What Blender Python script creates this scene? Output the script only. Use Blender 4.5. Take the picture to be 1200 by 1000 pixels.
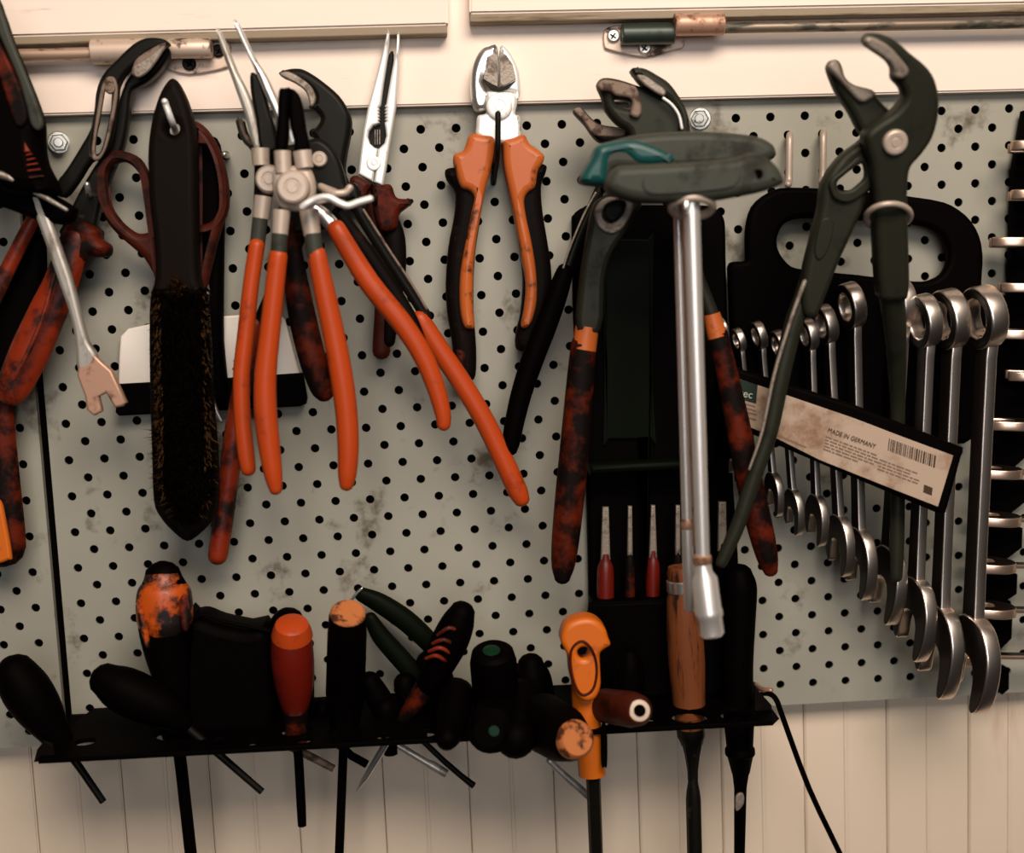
import bpy, bmesh, math, random
from mathutils import Vector, Matrix
random.seed(7)
for o in list(bpy.data.objects): bpy.data.objects.remove(o)
SC = bpy.context.scene
COL = SC.collection

# ------------------------------------------------------------------ camera
FPX = 1400.0
CAM = Vector((0.03958668, -0.69020891, 0.10538276))
RX = Vector((0.9975921, -0.0550764, -0.04214972))       # image right, in world axes
RD = Vector((-0.04795118, -0.1086549, -0.99292235))     # image down
RF = Vector((0.05010682, 0.99255262, -0.11103425))      # viewing direction
cd = bpy.data.cameras.new('camera'); cam = bpy.data.objects.new('camera', cd); COL.objects.link(cam)
cd.sensor_fit = 'HORIZONTAL'; cd.sensor_width = 36.0; cd.lens = FPX / 1200 * 36.0
cd.clip_start = 0.01
cam.matrix_world = Matrix(((RX.x, -RD.x, -RF.x, CAM.x), (RX.y, -RD.y, -RF.y, CAM.y), (RX.z, -RD.z, -RF.z, CAM.z), (0, 0, 0, 1)))
cd.dof.use_dof = True; cd.dof.focus_distance = 0.672; cd.dof.aperture_fstop = 4.2
SC.camera = cam

# ------------------------------------------------------------------ light and exposure
SC.view_settings.view_transform = 'Standard'; SC.view_settings.look = 'None'
SC.view_settings.gamma = 1.0; SC.view_settings.exposure = -0.4; SC.view_settings.use_curve_mapping = False
w = bpy.data.worlds.new('workshop_air'); SC.world = w; w.use_nodes = True
w.node_tree.nodes['Background'].inputs[0].default_value = (1.0, 0.72, 0.55, 1); w.node_tree.nodes['Background'].inputs[1].default_value = 0.006
def area(name, loc, target, sx, sy, power, col):
    l = bpy.data.lights.new(name, 'AREA'); l.shape = 'RECTANGLE'; l.size = sx; l.size_y = sy; l.energy = power; l.color = col
    o = bpy.data.objects.new(name, l); COL.objects.link(o); o.location = loc
    o.rotation_euler = (Vector(target) - Vector(loc)).to_track_quat('-Z', 'Y').to_euler(); return o
area('ceiling_lamp', (0.26, -1.15, 0.92), (0.12, 0, 0.0), 0.9, 0.5, 34, (1.0, 0.87, 0.74))
area('window_daylight', (0.12, -2.4, 0.28), (0.05, 0, 0.05), 1.1, 1.0, 18, (0.97, 0.97, 1.0))

# ------------------------------------------------------------------ materials
def M(name, col, rough=0.5, metal=0.0, dirt=None, dscale=60.0, dlo=0.5, dhi=0.62, stretch=(1, 1, 1), bump=0.0, bscale=400.0, spec=0.5, var=0.0, coat=0.0, droughen=0.15, detail=5.0):
    m = bpy.data.materials.new(name); m.use_nodes = True; nt = m.node_tree; N = nt.nodes; L = nt.links
    b = N['Principled BSDF']; b.inputs['Base Color'].default_value = (*col, 1); b.inputs['Roughness'].default_value = rough
    b.inputs['Metallic'].default_value = metal; b.inputs['Specular IOR Level'].default_value = spec; b.inputs['Coat Weight'].default_value = coat
    tc = N.new('ShaderNodeTexCoord'); mp = N.new('ShaderNodeMapping'); mp.inputs['Scale'].default_value = stretch
    L.new(tc.outputs['Object'], mp.inputs['Vector'])
    src = None
    if var > 0:
        n = N.new('ShaderNodeTexNoise'); n.inputs['Scale'].default_value = dscale * 0.35; n.inputs['Detail'].default_value = 4
        L.new(mp.outputs[0], n.inputs['Vector'])
        h = N.new('ShaderNodeMix'); h.data_type = 'RGBA'; h.blend_type = 'MIX'
        L.new(n.outputs['Fac'], h.inputs['Factor'])
        h.inputs['A'].default_value = (*[c * (1 - var) for c in col], 1); h.inputs['B'].default_value = (*[min(1, c * (1 + var)) for c in col], 1)
        src = h.outputs['Result']
    if dirt:
        n = N.new('ShaderNodeTexNoise'); n.inputs['Scale'].default_value = dscale; n.inputs['Detail'].default_value = detail; n.inputs['Roughness'].default_value = 0.65
        L.new(mp.outputs[0], n.inputs['Vector'])
        r = N.new('ShaderNodeMapRange'); r.inputs['From Min'].default_value = dlo; r.inputs['From Max'].default_value = dhi; r.interpolation_type = 'SMOOTHSTEP'
        L.new(n.outputs['Fac'], r.inputs['Value'])
        x = N.new('ShaderNodeMix'); x.data_type = 'RGBA'
        L.new(r.outputs['Result'], x.inputs['Factor'])
        if src: L.new(src, x.inputs['A'])
        else: x.inputs['A'].default_value = (*col, 1)
        x.inputs['B'].default_value = (*dirt, 1); src = x.outputs['Result']
        rr = N.new('ShaderNodeMapRange'); rr.inputs['To Min'].default_value = rough; rr.inputs['To Max'].default_value = min(1, rough + droughen)
        L.new(r.outputs['Result'], rr.inputs['Value']); L.new(rr.outputs['Result'], b.inputs['Roughness'])
    if src: L.new(src, b.inputs['Base Color'])
    if bump > 0:
        n = N.new('ShaderNodeTexNoise'); n.inputs['Scale'].default_value = bscale; n.inputs['Detail'].default_value = 3
        L.new(mp.outputs[0], n.inputs['Vector'])
        bp = N.new('ShaderNodeBump'); bp.inputs['Strength'].default_value = bump; bp.inputs['Distance'].default_value = 0.001
        L.new(n.outputs['Fac'], bp.inputs['Height']); L.new(bp.outputs[0], b.inputs['Normal'])
    return m

m_board = M('galvanised_sheet', (0.30, 0.285, 0.235), 0.5, 0.0, (0.10, 0.08, 0.05), 28, 0.56, 0.72, spec=0.3, var=0.2, bump=0.05, bscale=900)
m_wall = M('cream_boarding', (0.68, 0.555, 0.43), 0.6, 0, (0.42, 0.27, 0.17), 20, 0.62, 0.85, stretch=(1, 1, 0.25), spec=0.2, var=0.1)
m_wood_paint = M('thin_white_paint_on_wood', (0.84, 0.70, 0.60), 0.55, 0, (0.42, 0.20, 0.10), 28, 0.63, 0.8, stretch=(0.35, 1, 2.5), spec=0.25, var=0.07, bump=0.05, bscale=120)
m_wood_edge = M('bare_wood_edge', (0.27, 0.205, 0.135), 0.7, 0, (0.10, 0.06, 0.03), 60, 0.5, 0.7, stretch=(0.2, 1, 3))
m_zinc = M('old_zinc_plate', (0.56, 0.42, 0.33), 0.45, 0.35, (0.08, 0.035, 0.02), 85, 0.54, 0.66)
m_zinc_dark = M('oily_green_sleeve', (0.03, 0.042, 0.032), 0.4, 0.4, (0.012, 0.012, 0.009), 60, 0.5, 0.7)
m_copper = M('copper_toned_sleeve', (0.46, 0.26, 0.175), 0.42, 0.4, (0.16, 0.07, 0.035), 95, 0.52, 0.68)
m_rod = M('tarnished_rod', (0.52, 0.35, 0.25), 0.4, 0.5, (0.05, 0.025, 0.015), 70, 0.55, 0.66, stretch=(0.6, 1, 2))
m_rod_dull = M('dull_brown_rod', (0.22, 0.165, 0.12), 0.4, 0.5, (0.05, 0.05, 0.035), 70, 0.5, 0.66, stretch=(0.5, 1, 2))
m_steel = M('polished_steel', (0.72, 0.70, 0.67), 0.28, 0.9, (0.25, 0.2, 0.16), 90, 0.62, 0.78)
m_bright = M('satin_pale_steel', (0.82, 0.80, 0.76), 0.42, 0.35, (0.25, 0.21, 0.17), 110, 0.6, 0.75, stretch=(1, 1, 0.4))
m_greysteel = M('scuffed_grey_steel', (0.42, 0.385, 0.34), 0.4, 0.5, (0.16, 0.12, 0.09), 90, 0.5, 0.68, stretch=(1, 1, 0.4))
m_facedark = M('wrench_face_painted_shade', (0.012, 0.008, 0.006), 0.4, 0.3, spec=0.2)  # wrench flats painted dark for the shaded surroundings they would reflect
m_tan = M('tan_bristle', (0.16, 0.075, 0.028), 0.6, 0, spec=0.1)
m_beige = M('beige_worn_collar', (0.47, 0.375, 0.305), 0.45, 0.3, (0.16, 0.11, 0.07), 120, 0.6, 0.75)
m_chrome = M('chrome', (0.86, 0.82, 0.78), 0.2, 1.0)
m_satin = M('satin_chrome', (0.86, 0.81, 0.77), 0.36, 0.75)
m_wrench = M('chrome_vanadium', (0.80, 0.70, 0.62), 0.33, 1.0, (0.20, 0.12, 0.08), 120, 0.6, 0.78)
m_warmwrench = M('chrome_warm_reflection', (0.78, 0.55, 0.42), 0.3, 0.9, (0.2, 0.1, 0.06), 150, 0.62, 0.78)  # coppery reflected light put into the chrome's base colour
m_dark = M('blackened_steel', (0.006, 0.0052, 0.0038), 0.42, 0.2, (0.05, 0.034, 0.022), 90, 0.60, 0.78, spec=0.12)
m_green = M('dark_green_grey_steel', (0.019, 0.0195, 0.012), 0.45, 0.2, (0.010, 0.0092, 0.006), 60, 0.5, 0.75, spec=0.15)
m_rust = M('rusty_steel', (0.19, 0.13, 0.095), 0.65, 0.3, (0.06, 0.03, 0.02), 120, 0.48, 0.62, bump=0.2, bscale=500)
m_jaw = M('worn_jaw_pad', (0.25, 0.205, 0.165), 0.5, 0.4, (0.12, 0.09, 0.07), 160, 0.5, 0.65, bump=0.3, bscale=800)
m_black = M('black_plastic', (0.0010, 0.0004, 0.0003), 0.6, 0, spec=0.022)
m_blackwear = M('black_rubber_worn', (0.003, 0.0016, 0.001), 0.6, 0, (0.018, 0.006, 0.003), 60, 0.58, 0.75, spec=0.06)
m_greybl = M('grey_green_rubber', (0.036, 0.038, 0.028), 0.5, 0, (0.014, 0.0135, 0.009), 50, 0.5, 0.7, spec=0.2)
m_darkgreen = M('bottle_green_plastic', (0.0022, 0.0034, 0.0012), 0.5, 0, spec=0.04)
m_greencap = M('green_plastic_cap', (0.004, 0.022, 0.010), 0.35, 0, spec=0.1)
m_teal = M('teal_plastic', (0.003, 0.052, 0.048), 0.4, 0, spec=0.4)
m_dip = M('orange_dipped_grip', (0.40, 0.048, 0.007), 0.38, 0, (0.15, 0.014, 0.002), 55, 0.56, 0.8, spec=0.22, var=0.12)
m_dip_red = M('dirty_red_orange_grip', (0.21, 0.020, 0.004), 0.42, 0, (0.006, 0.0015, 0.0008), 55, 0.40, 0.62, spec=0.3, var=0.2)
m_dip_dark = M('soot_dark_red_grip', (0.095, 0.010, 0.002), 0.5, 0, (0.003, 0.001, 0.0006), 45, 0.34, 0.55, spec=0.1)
m_orange = M('orange_plastic', (0.45, 0.10, 0.018), 0.42, 0, (0.06, 0.012, 0.004), 70, 0.53, 0.68, spec=0.35, var=0.1, bump=0.05)
m_amber = M('amber_plastic', (0.56, 0.118, 0.006), 0.4, 0, (0.22, 0.035, 0.003), 60, 0.55, 0.75, spec=0.4)
m_amber_dirty = M('amber_grimy', (0.44, 0.066, 0.005), 0.4, 0, (0.004, 0.001, 0.0005), 60, 0.42, 0.56, spec=0.4)
m_red = M('red_plastic', (0.12, 0.006, 0.002), 0.4, 0, (0.02, 0.002, 0.001), 60, 0.5, 0.75, spec=0.35)
m_scis = M('dull_red_scissor_grip', (0.050, 0.0075, 0.003), 0.5, 0, (0.010, 0.002, 0.001), 60, 0.48, 0.68, spec=0.12)
m_wood = M('oiled_wood', (0.175, 0.047, 0.013), 0.55, 0, (0.014, 0.004, 0.0015), 75, 0.50, 0.66, stretch=(3, 3, 0.35), spec=0.25, bump=0.2, bscale=300)
m_darkwood = M('dark_stained_wood', (0.0045, 0.0026, 0.0016), 0.6, 0, (0.03, 0.013, 0.006), 60, 0.64, 0.85, stretch=(2, 2, 0.3), spec=0.06)
m_endwood = M('worn_end_grain', (0.44, 0.14, 0.042), 0.6, 0, (0.06, 0.016, 0.006), 150, 0.48, 0.62, spec=0.2)
m_bristle = M('dark_bristle', (0.006, 0.0028, 0.0014), 0.6, 0, (0.06, 0.026, 0.012), 150, 0.62, 0.75, spec=0.05)
m_white = M('scuffed_white_metal', (0.82, 0.74, 0.66), 0.45, 0.1, (0.10, 0.05, 0.03), 75, 0.64, 0.70, spec=0.3, detail=8)
m_label = M('stained_paper_label', (0.42, 0.31, 0.235), 0.6, 0, (0.22, 0.12, 0.07), 40, 0.45, 0.7, spec=0.2)
m_print = M('brown_black_print', (0.06, 0.035, 0.02), 0.7, 0, spec=0.1)
m_faint = M('faint_small_print', (0.19, 0.128, 0.088), 0.7, 0, spec=0.1)
m_paleprint = M('pale_print', (0.42, 0.44, 0.38), 0.6, 0, spec=0.1)
m_logo = M('dark_green_print', (0.010, 0.022, 0.014), 0.6, 0, spec=0.15)
m_bone = M('pale_ring', (0.55, 0.41, 0.31), 0.5, 0)
m_bolt = M('galvanised_bolt', (0.62, 0.60, 0.54), 0.3, 0.8, (0.25, 0.2, 0.15), 160, 0.6, 0.7)
m_pitch = M('hollow_black', (0.002, 0.0015, 0.001), 0.9, 0, spec=0.0)  # flat black painting the dark inside holes and slots

# ------------------------------------------------------------------ geometry helpers
def ray(px, py): return RX * ((px - 600) / FPX) + RD * ((py - 500) / FPX) + RF
class Plane:
    """A plane a distance d (metres) in front of the board, optionally leaning: d grows by gx per metre right and gz per metre up of point (px,py)."""
    def __init__(s, d, gx=0.0, gz=0.0, at=(600, 500)):
        r = ray(*at); k = (-d - CAM.y) / r.y; s.o = CAM + r * k
        s.n = Vector((-gx, -1, -gz)).normalized()
        s.u = Vector((1, -gx, 0)).normalized(); s.v = s.u.cross(s.n) * -1
        if s.v.z < 0: s.v = -s.v
    def P(s, px, py, lift=0.0):
        r = ray(px, py); o = s.o + s.n * lift; k = (o - CAM).dot(s.n) / r.dot(s.n); return CAM + r * k
    def uv(s, p): q = p - s.o; return (q.dot(s.u), q.dot(s.v))
def PL(d): return d if isinstance(d, Plane) else Plane(d)
def P(px, py, d): return PL(d).P(px, py)
def mpp(p): return (p - CAM).dot(RF) / FPX              # metres per pixel at a point
def crop(x0, y0, s, *pts): return [(x0 + p[0] / s, y0 + p[1] / s, *p[2:]) for p in pts]

class Root:
    def __init__(s, o): s.o = o; s.loc = o.location.copy(); s.top = s
def setp(o, label=None, cat=None, group=None, kind=None):
    if label: o['label'] = label
    if cat: o['category'] = cat
    if group: o['group'] = group
    if kind: o['kind'] = kind
def thing(name, label, cat, loc, group=None):
    o = bpy.data.objects.new(name, None); COL.objects.link(o); o.location = loc; o.empty_display_size = 0.02
    setp(o, label, cat, group); bpy.context.view_layer.update() if False else None
    return o
def origin(o):
    p = Vector(o.location)
    while o.parent: o = o.parent; p = p + Vector(o.location)
    return p
def finish(me, mat, angle=0.65):
    me.materials.clear(); me.materials.append(mat)
    me.polygons.foreach_set('use_smooth', [True] * len(me.polygons)); me.set_sharp_from_angle(angle=angle); me.update()
def link(name, me, parent=None, label=None, at=None):
    """Link a mesh built in world coordinates; parented meshes take the coordinates of the thing they belong to."""
    o = bpy.data.objects.new(name, me); COL.objects.link(o)
    if parent: me.transform(Matrix.Translation(-origin(parent))); o.parent = parent
    else:
        c = Vector(at) if at is not None else sum((v.co for v in me.vertices), Vector()) / max(1, len(me.vertices))
        me.transform(Matrix.Translation(-c)); o.location = c
    if label: o['label'] = label
    return o
def catmull(pts, n=4, closed=True):
    out = []; N = len(pts); D = len(pts[0])
    rng = range(N) if closed else range(N - 1)
    for i in rng:
        if closed: p0, p1, p2, p3 = pts[(i - 1) % N], pts[i], pts[(i + 1) % N], pts[(i + 2) % N]
        else: p0, p1, p2, p3 = pts[max(0, i - 1)], pts[i], pts[i + 1], pts[min(N - 1, i + 2)]
        for k in range(n):
            t = k / n; t2 = t * t; t3 = t2 * t
            out.append(tuple(0.5 * (2 * p1[j] + (p2[j] - p0[j]) * t + (2 * p0[j] - 5 * p1[j] + 4 * p2[j] - p3[j]) * t2 + (3 * p1[j] - p0[j] - 3 * p2[j] + p3[j]) * t3) for j in range(D)))
    if not closed: out.append(tuple(pts[-1]))
    return out
def plate(name, pts, d, t, mat, parent=None, bev=0.001, holes=(), smooth=3, label=None, res=2):
    """A solid flat piece cut to an outline, thickness t, rounded edges, standing on plane d (d is its middle)."""
    pl = PL(d); bev = min(bev, t * 0.49)
    cu = bpy.data.curves.new('c', 'CURVE'); cu.dimensions = '2D'; cu.fill_mode = 'BOTH'
    cu.extrude = max(0.0, t / 2 - bev); cu.bevel_depth = bev; cu.offset = -bev; cu.bevel_resolution = res
    for k, ring in enumerate([pts] + list(holes)):
        ring = [q[:2] for q in ring]
        if smooth: ring = catmull(ring, smooth)
        sp = cu.splines.new('POLY'); sp.points.add(len(ring) - 1); sp.use_cyclic_u = True
        q = [pl.uv(pl.P(*r)) for r in ring]
        for s, (x, y) in zip(sp.points, q): s.co = (x, y, 0, 1)
    ob = bpy.data.objects.new('c', cu); me = bpy.data.meshes.new_from_object(ob); me.name = name
    bpy.data.objects.remove(ob); bpy.data.curves.remove(cu)
    me.transform(Matrix(((pl.u.x, pl.v.x, pl.n.x, pl.o.x), (pl.u.y, pl.v.y, pl.n.y, pl.o.y), (pl.u.z, pl.v.z, pl.n.z, pl.o.z), (0, 0, 0, 1))))
    finish(me, mat); return link(name, me, parent, label)
def sweep(bm, P3, R, flat=1.0, seg=12, caps='round', power=2.0, closed=False, ref=Vector((0, -1, 0))):
    n = len(P3); T = []
    for i in range(n):
        a = P3[(i - 1) % n] if closed else P3[max(0, i - 1)]; b = P3[(i + 1) % n] if closed else P3[min(n - 1, i + 1)]
        T.append((b - a).normalized())
    frames = []
    nrm = ref - T[0] * ref.dot(T[0])
    if nrm.length < 0.2: nrm = Vector((1, 0, 0)) - T[0] * T[0].x
    nrm.normalize()
    for i in range(n):
        if flat != 1.0: q = ref - T[i] * ref.dot(T[i]); q = q if q.length > 0.15 else nrm
        else: q = nrm - T[i] * nrm.dot(T[i])
        nrm = q.normalized(); frames.append((T[i].cross(nrm), nrm))
    rings = [(P3[i], R[i], frames[i]) for i in range(n)]
    if caps == 'round' and not closed:
        h = []
        for a in (80, 55, 30): h.append((P3[0] - T[0] * R[0] * math.sin(math.radians(a)) * 0.9, R[0] * math.cos(math.radians(a)), frames[0]))
        e = []
        for a in (30, 55, 80): e.append((P3[-1] + T[-1] * R[-1] * math.sin(math.radians(a)) * 0.9, R[-1] * math.cos(math.radians(a)), frames[-1]))
        rings = h + rings + e
    V = []
    for c, r, (s, q) in rings:
        ring = []
        for k in range(seg):
            a = 2 * math.pi * k / seg; ca, sa = math.cos(a), math.sin(a)
            if power != 2.0:
                ca = math.copysign(abs(ca) ** (2 / power), ca); sa = math.copysign(abs(sa) ** (2 / power), sa)
            ring.append(bm.verts.new(c + s * (r * ca) + q * (r * flat * sa)))
        V.append(ring)
    m = len(V)
    for i in range(m if closed else m - 1):
        a, b = V[i], V[(i + 1) % m]
        for k in range(seg): bm.faces.new((a[k], a[(k + 1) % seg], b[(k + 1) % seg], b[k]))
    if not closed: bm.faces.new(list(reversed(V[0]))); bm.faces.new(V[-1])
def bm_mesh(name, bm, mat, angle=0.65):
    bmesh.ops.recalc_face_normals(bm, faces=bm.faces); me = bpy.data.meshes.new(name); bm.to_mesh(me); bm.free(); finish(me, mat, angle); return me
def tube(name, pts, d, mat, parent=None, flat=1.0, seg=14, caps='round', power=2.0, smooth=4, closed=False, label=None, angle=0.65):
    """A round or oval bar through points (px, py, radius_px[, own distance from the board])."""
    pl = PL(d) if d is not None else None
    q = []
    for p in pts:
        w3 = pl.P(p[0], p[1]) if len(p) < 4 else P(p[0], p[1], p[3])
        q.append((w3.x, w3.y, w3.z, p[2] * mpp(w3)))
    if smooth: q = catmull(q, smooth, closed)
    bm = bmesh.new(); sweep(bm, [Vector(a[:3]) for a in q], [max(a[3], 1e-5) for a in q], flat, seg, caps, power, closed)
    return link(name, bm_mesh(name, bm, mat, angle), parent, label)
def turned(name, a, b, prof, mat, parent=None, seg=20, label=None, smooth=0, power=2.0, angle=0.6):
    """A turned piece from a to b, each (px, py, d); prof is a list of (position along 0..1, radius_px)."""
    A = P(*a); B = P(*b); q = [((A + (B - A) * t), r * mpp(A + (B - A) * t)) for t, r in prof]
    if smooth: q = [(Vector(z[:3]), z[3]) for z in catmull([(*p, r) for p, r in q], smooth, False)]
    ax = (B - A).normalized(); bm = bmesh.new()
    s = ax.cross(Vector((0, -1, 0))); s = (s if s.length > 0.05 else ax.cross(Vector((1, 0, 0)))).normalized(); n = s.cross(ax)
    V = []
    for c, r in q:
        V.append([bm.verts.new(c + (s * math.cos(2 * math.pi * k / seg) + n * math.sin(2 * math.pi * k / seg)) * max(r, 2e-5)) for k in range(seg)])
    for i in range(len(V) - 1):
        for k in range(seg): bm.faces.new((V[i][k], V[i][(k + 1) % seg], V[i + 1][(k + 1) % seg], V[i + 1][k]))
    bm.faces.new(list(reversed(V[0]))); bm.faces.new(V[-1])
    return link(name, bm_mesh(name, bm, mat, angle), parent, label)
def rivet(name, px, py, r, d, t, mat, parent, seg=24, label=None):
    """A flat-domed rivet head lying on plane d, facing outwards."""
    pl = PL(d); c = pl.P(px, py); R = r * mpp(c); bm = bmesh.new(); V = []
    for rr, h in ((1.0, 0), (1.0, 0.55), (0.93, 0.85), (0.8, 1.0), (0.5, 1.0), (0.45, 0.9), (0.38, 0.9), (0.33, 1.0)):
        V.append([bm.verts.new(c + (pl.u * math.cos(6.28318 * k / seg) + pl.v * math.sin(6.28318 * k / seg)) * R * rr + pl.n * t * h) for k in range(seg)])
    for i in range(len(V) - 1):
        for k in range(seg): bm.faces.new((V[i][k], V[i][(k + 1) % seg], V[i + 1][(k + 1) % seg], V[i + 1][k]))
    bm.faces.new(V[-1]); bm.faces.new(list(reversed(V[0])))
    return link(name, bm_mesh(name, bm, mat, 0.5), parent, label)
def box_bm(bm, x0, x1, y0, y1, z0, z1, bev=0.0):
    r = bmesh.ops.create_cube(bm, size=1); vs = r['verts']
    for v in vs: v.co = Vector((x0 + (x1 - x0) * (v.co.x + .5), y0 + (y1 - y0) * (v.co.y + .5), z0 + (z1 - z0) * (v.co.z + .5)))
    if bev: bmesh.ops.bevel(bm, geom=[e for e in bm.edges if all(v in vs for v in e.verts)], offset=bev, segments=2, affect='EDGES')
def box(name, x0, x1, y0, y1, z0, z1, mat, parent=None, bev=0.0, label=None):
    bm = bmesh.new(); box_bm(bm, x0, x1, y0, y1, z0, z1, bev); return link(name, bm_mesh(name, bm, mat), parent, label)
def ell(cx, cy, rx, ry, n=16, rot=0.0):
    c, s = math.cos(rot), math.sin(rot)
    return [(cx + rx * math.cos(6.28318 * k / n) * c - ry * math.sin(6.28318 * k / n) * s, cy + rx * math.cos(6.28318 * k / n) * s + ry * math.sin(6.28318 * k / n) * c) for k in range(n)]
def pegs(label, pts, r=3.2, mat=m_steel):
    """A wire hook plugged into the board: points (px, py, d) from the hole outwards."""
    o = tube('peg_hook', [(x, y, r, dd) for x, y, dd in pts], None, mat, None, smooth=5, seg=10)
    setp(o, label, 'hook', 'peg hooks in the perforated board'); return o
def text(name, s, plane, px, py, size_px, ang, mat, parent, lift=0.0004, align='LEFT', sx=1.0, label=None, bold=0.0):
    pl = PL(plane); p = pl.P(px, py, lift); cu = bpy.data.curves.new('t', 'FONT'); cu.body = s; cu.size = size_px * mpp(p); cu.align_x = align; cu.extrude = 0.00005; cu.offset = bold
    ob = bpy.data.objects.new('t', cu); me = bpy.data.meshes.new_from_object(ob); bpy.data.objects.remove(ob)
    q = pl.P(px + math.cos(ang) * 10, py + math.sin(ang) * 10, lift); a = (q - p).normalized(); b = pl.n.cross(a)
    if b.z < 0: b = -b
    me.transform(Matrix(((a.x * sx, b.x, pl.n.x, p.x), (a.y * sx, b.y, pl.n.y, p.y), (a.z * sx, b.z, pl.n.z, p.z), (0, 0, 0, 1))))
    finish(me, mat); return link(name, me, parent, label)

# ------------------------------------------------------------------ wall, rail, doors
WY = 0.016                                              # wall surface behind the board
wall = box('wall_back', -1.3, 1.4, WY + 0.014, WY + 0.05, -0.9, 0.9, m_wall); wall['kind'] = 'structure'
pl_mesh = None
x = 0.2487 - 0.0523 * 16; k = 0
while x < 1.1:
    wd = 0.0523
    bm = bmesh.new(); box_bm(bm, x + 0.0003, x + wd - 0.0003, WY, WY + 0.013, -0.75, 0.2, 0.0008)
    # a shallow bead line in the middle of each board
    box_bm(bm, x + wd / 2 - 0.0012, x + wd / 2 + 0.0012, WY - 0.0003, WY + 0.002, -0.75, 0.2, 0.0003)
    link('plank', bm_mesh('plank', bm, m_wall), wall); x += wd
def quad_box(name, corners_px, d0, d1, mat, kind=None, bev=0.001, parent=None):
    """A straight board whose front face (at d1) has the given corners; it runs back to d0."""
    f = [P(x, y, d1) for x, y in corners_px]; bm = bmesh.new()
    a = [bm.verts.new(p) for p in f]; b = [bm.verts.new(Vector((p.x, -d0, p.z))) for p in f]
    bm.faces.new(a); bm.faces.new(list(reversed(b)))
    for i in range(4): bm.faces.new((a[i], b[i], b[(i + 1) % 4], a[(i + 1) % 4]))
    if bev: bmesh.ops.bevel(bm, geom=list(bm.edges), offset=bev, segments=2, affect='EDGES')
    o = link(name, bm_mesh(name, bm, mat), parent)
    if kind: o['kind'] = kind
    return o
rail = quad_box('trim_1', [(-400, -260), (1600, -300), (1600, 96), (-400, 146)], -WY - 0.01, 0.008, m_wood_paint, 'structure')
strip = quad_box('trim_2', [(-400, 143), (1600, 93), (1600, 97), (-400, 149)], -WY, 0.003, m_wood_edge, 'structure', 0.0005)
door1 = quad_box('door_1', [(-400, -300), (524, -300), (525, 29), (-400, 54)], 0.0085, 0.0205, m_wood_paint, 'structure', 0.0012)
door2 = quad_box('door_2', [(552, -300), (1600, -300), (1600, -3), (550, 16)], 0.0085, 0.0205, m_wood_paint, 'structure', 0.0012)
for dr, c in ((door1, [(-400, 54), (524, 29.5), (524, 39), (-400, 63)]), (door2, [(551, 16.5), (1600, -2.5), (1600, 6), (551, 25.5)])):
    quad_box('edge_strip', c, 0.009, 0.0195, m_wood_edge, None, 0.0003, dr)

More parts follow.
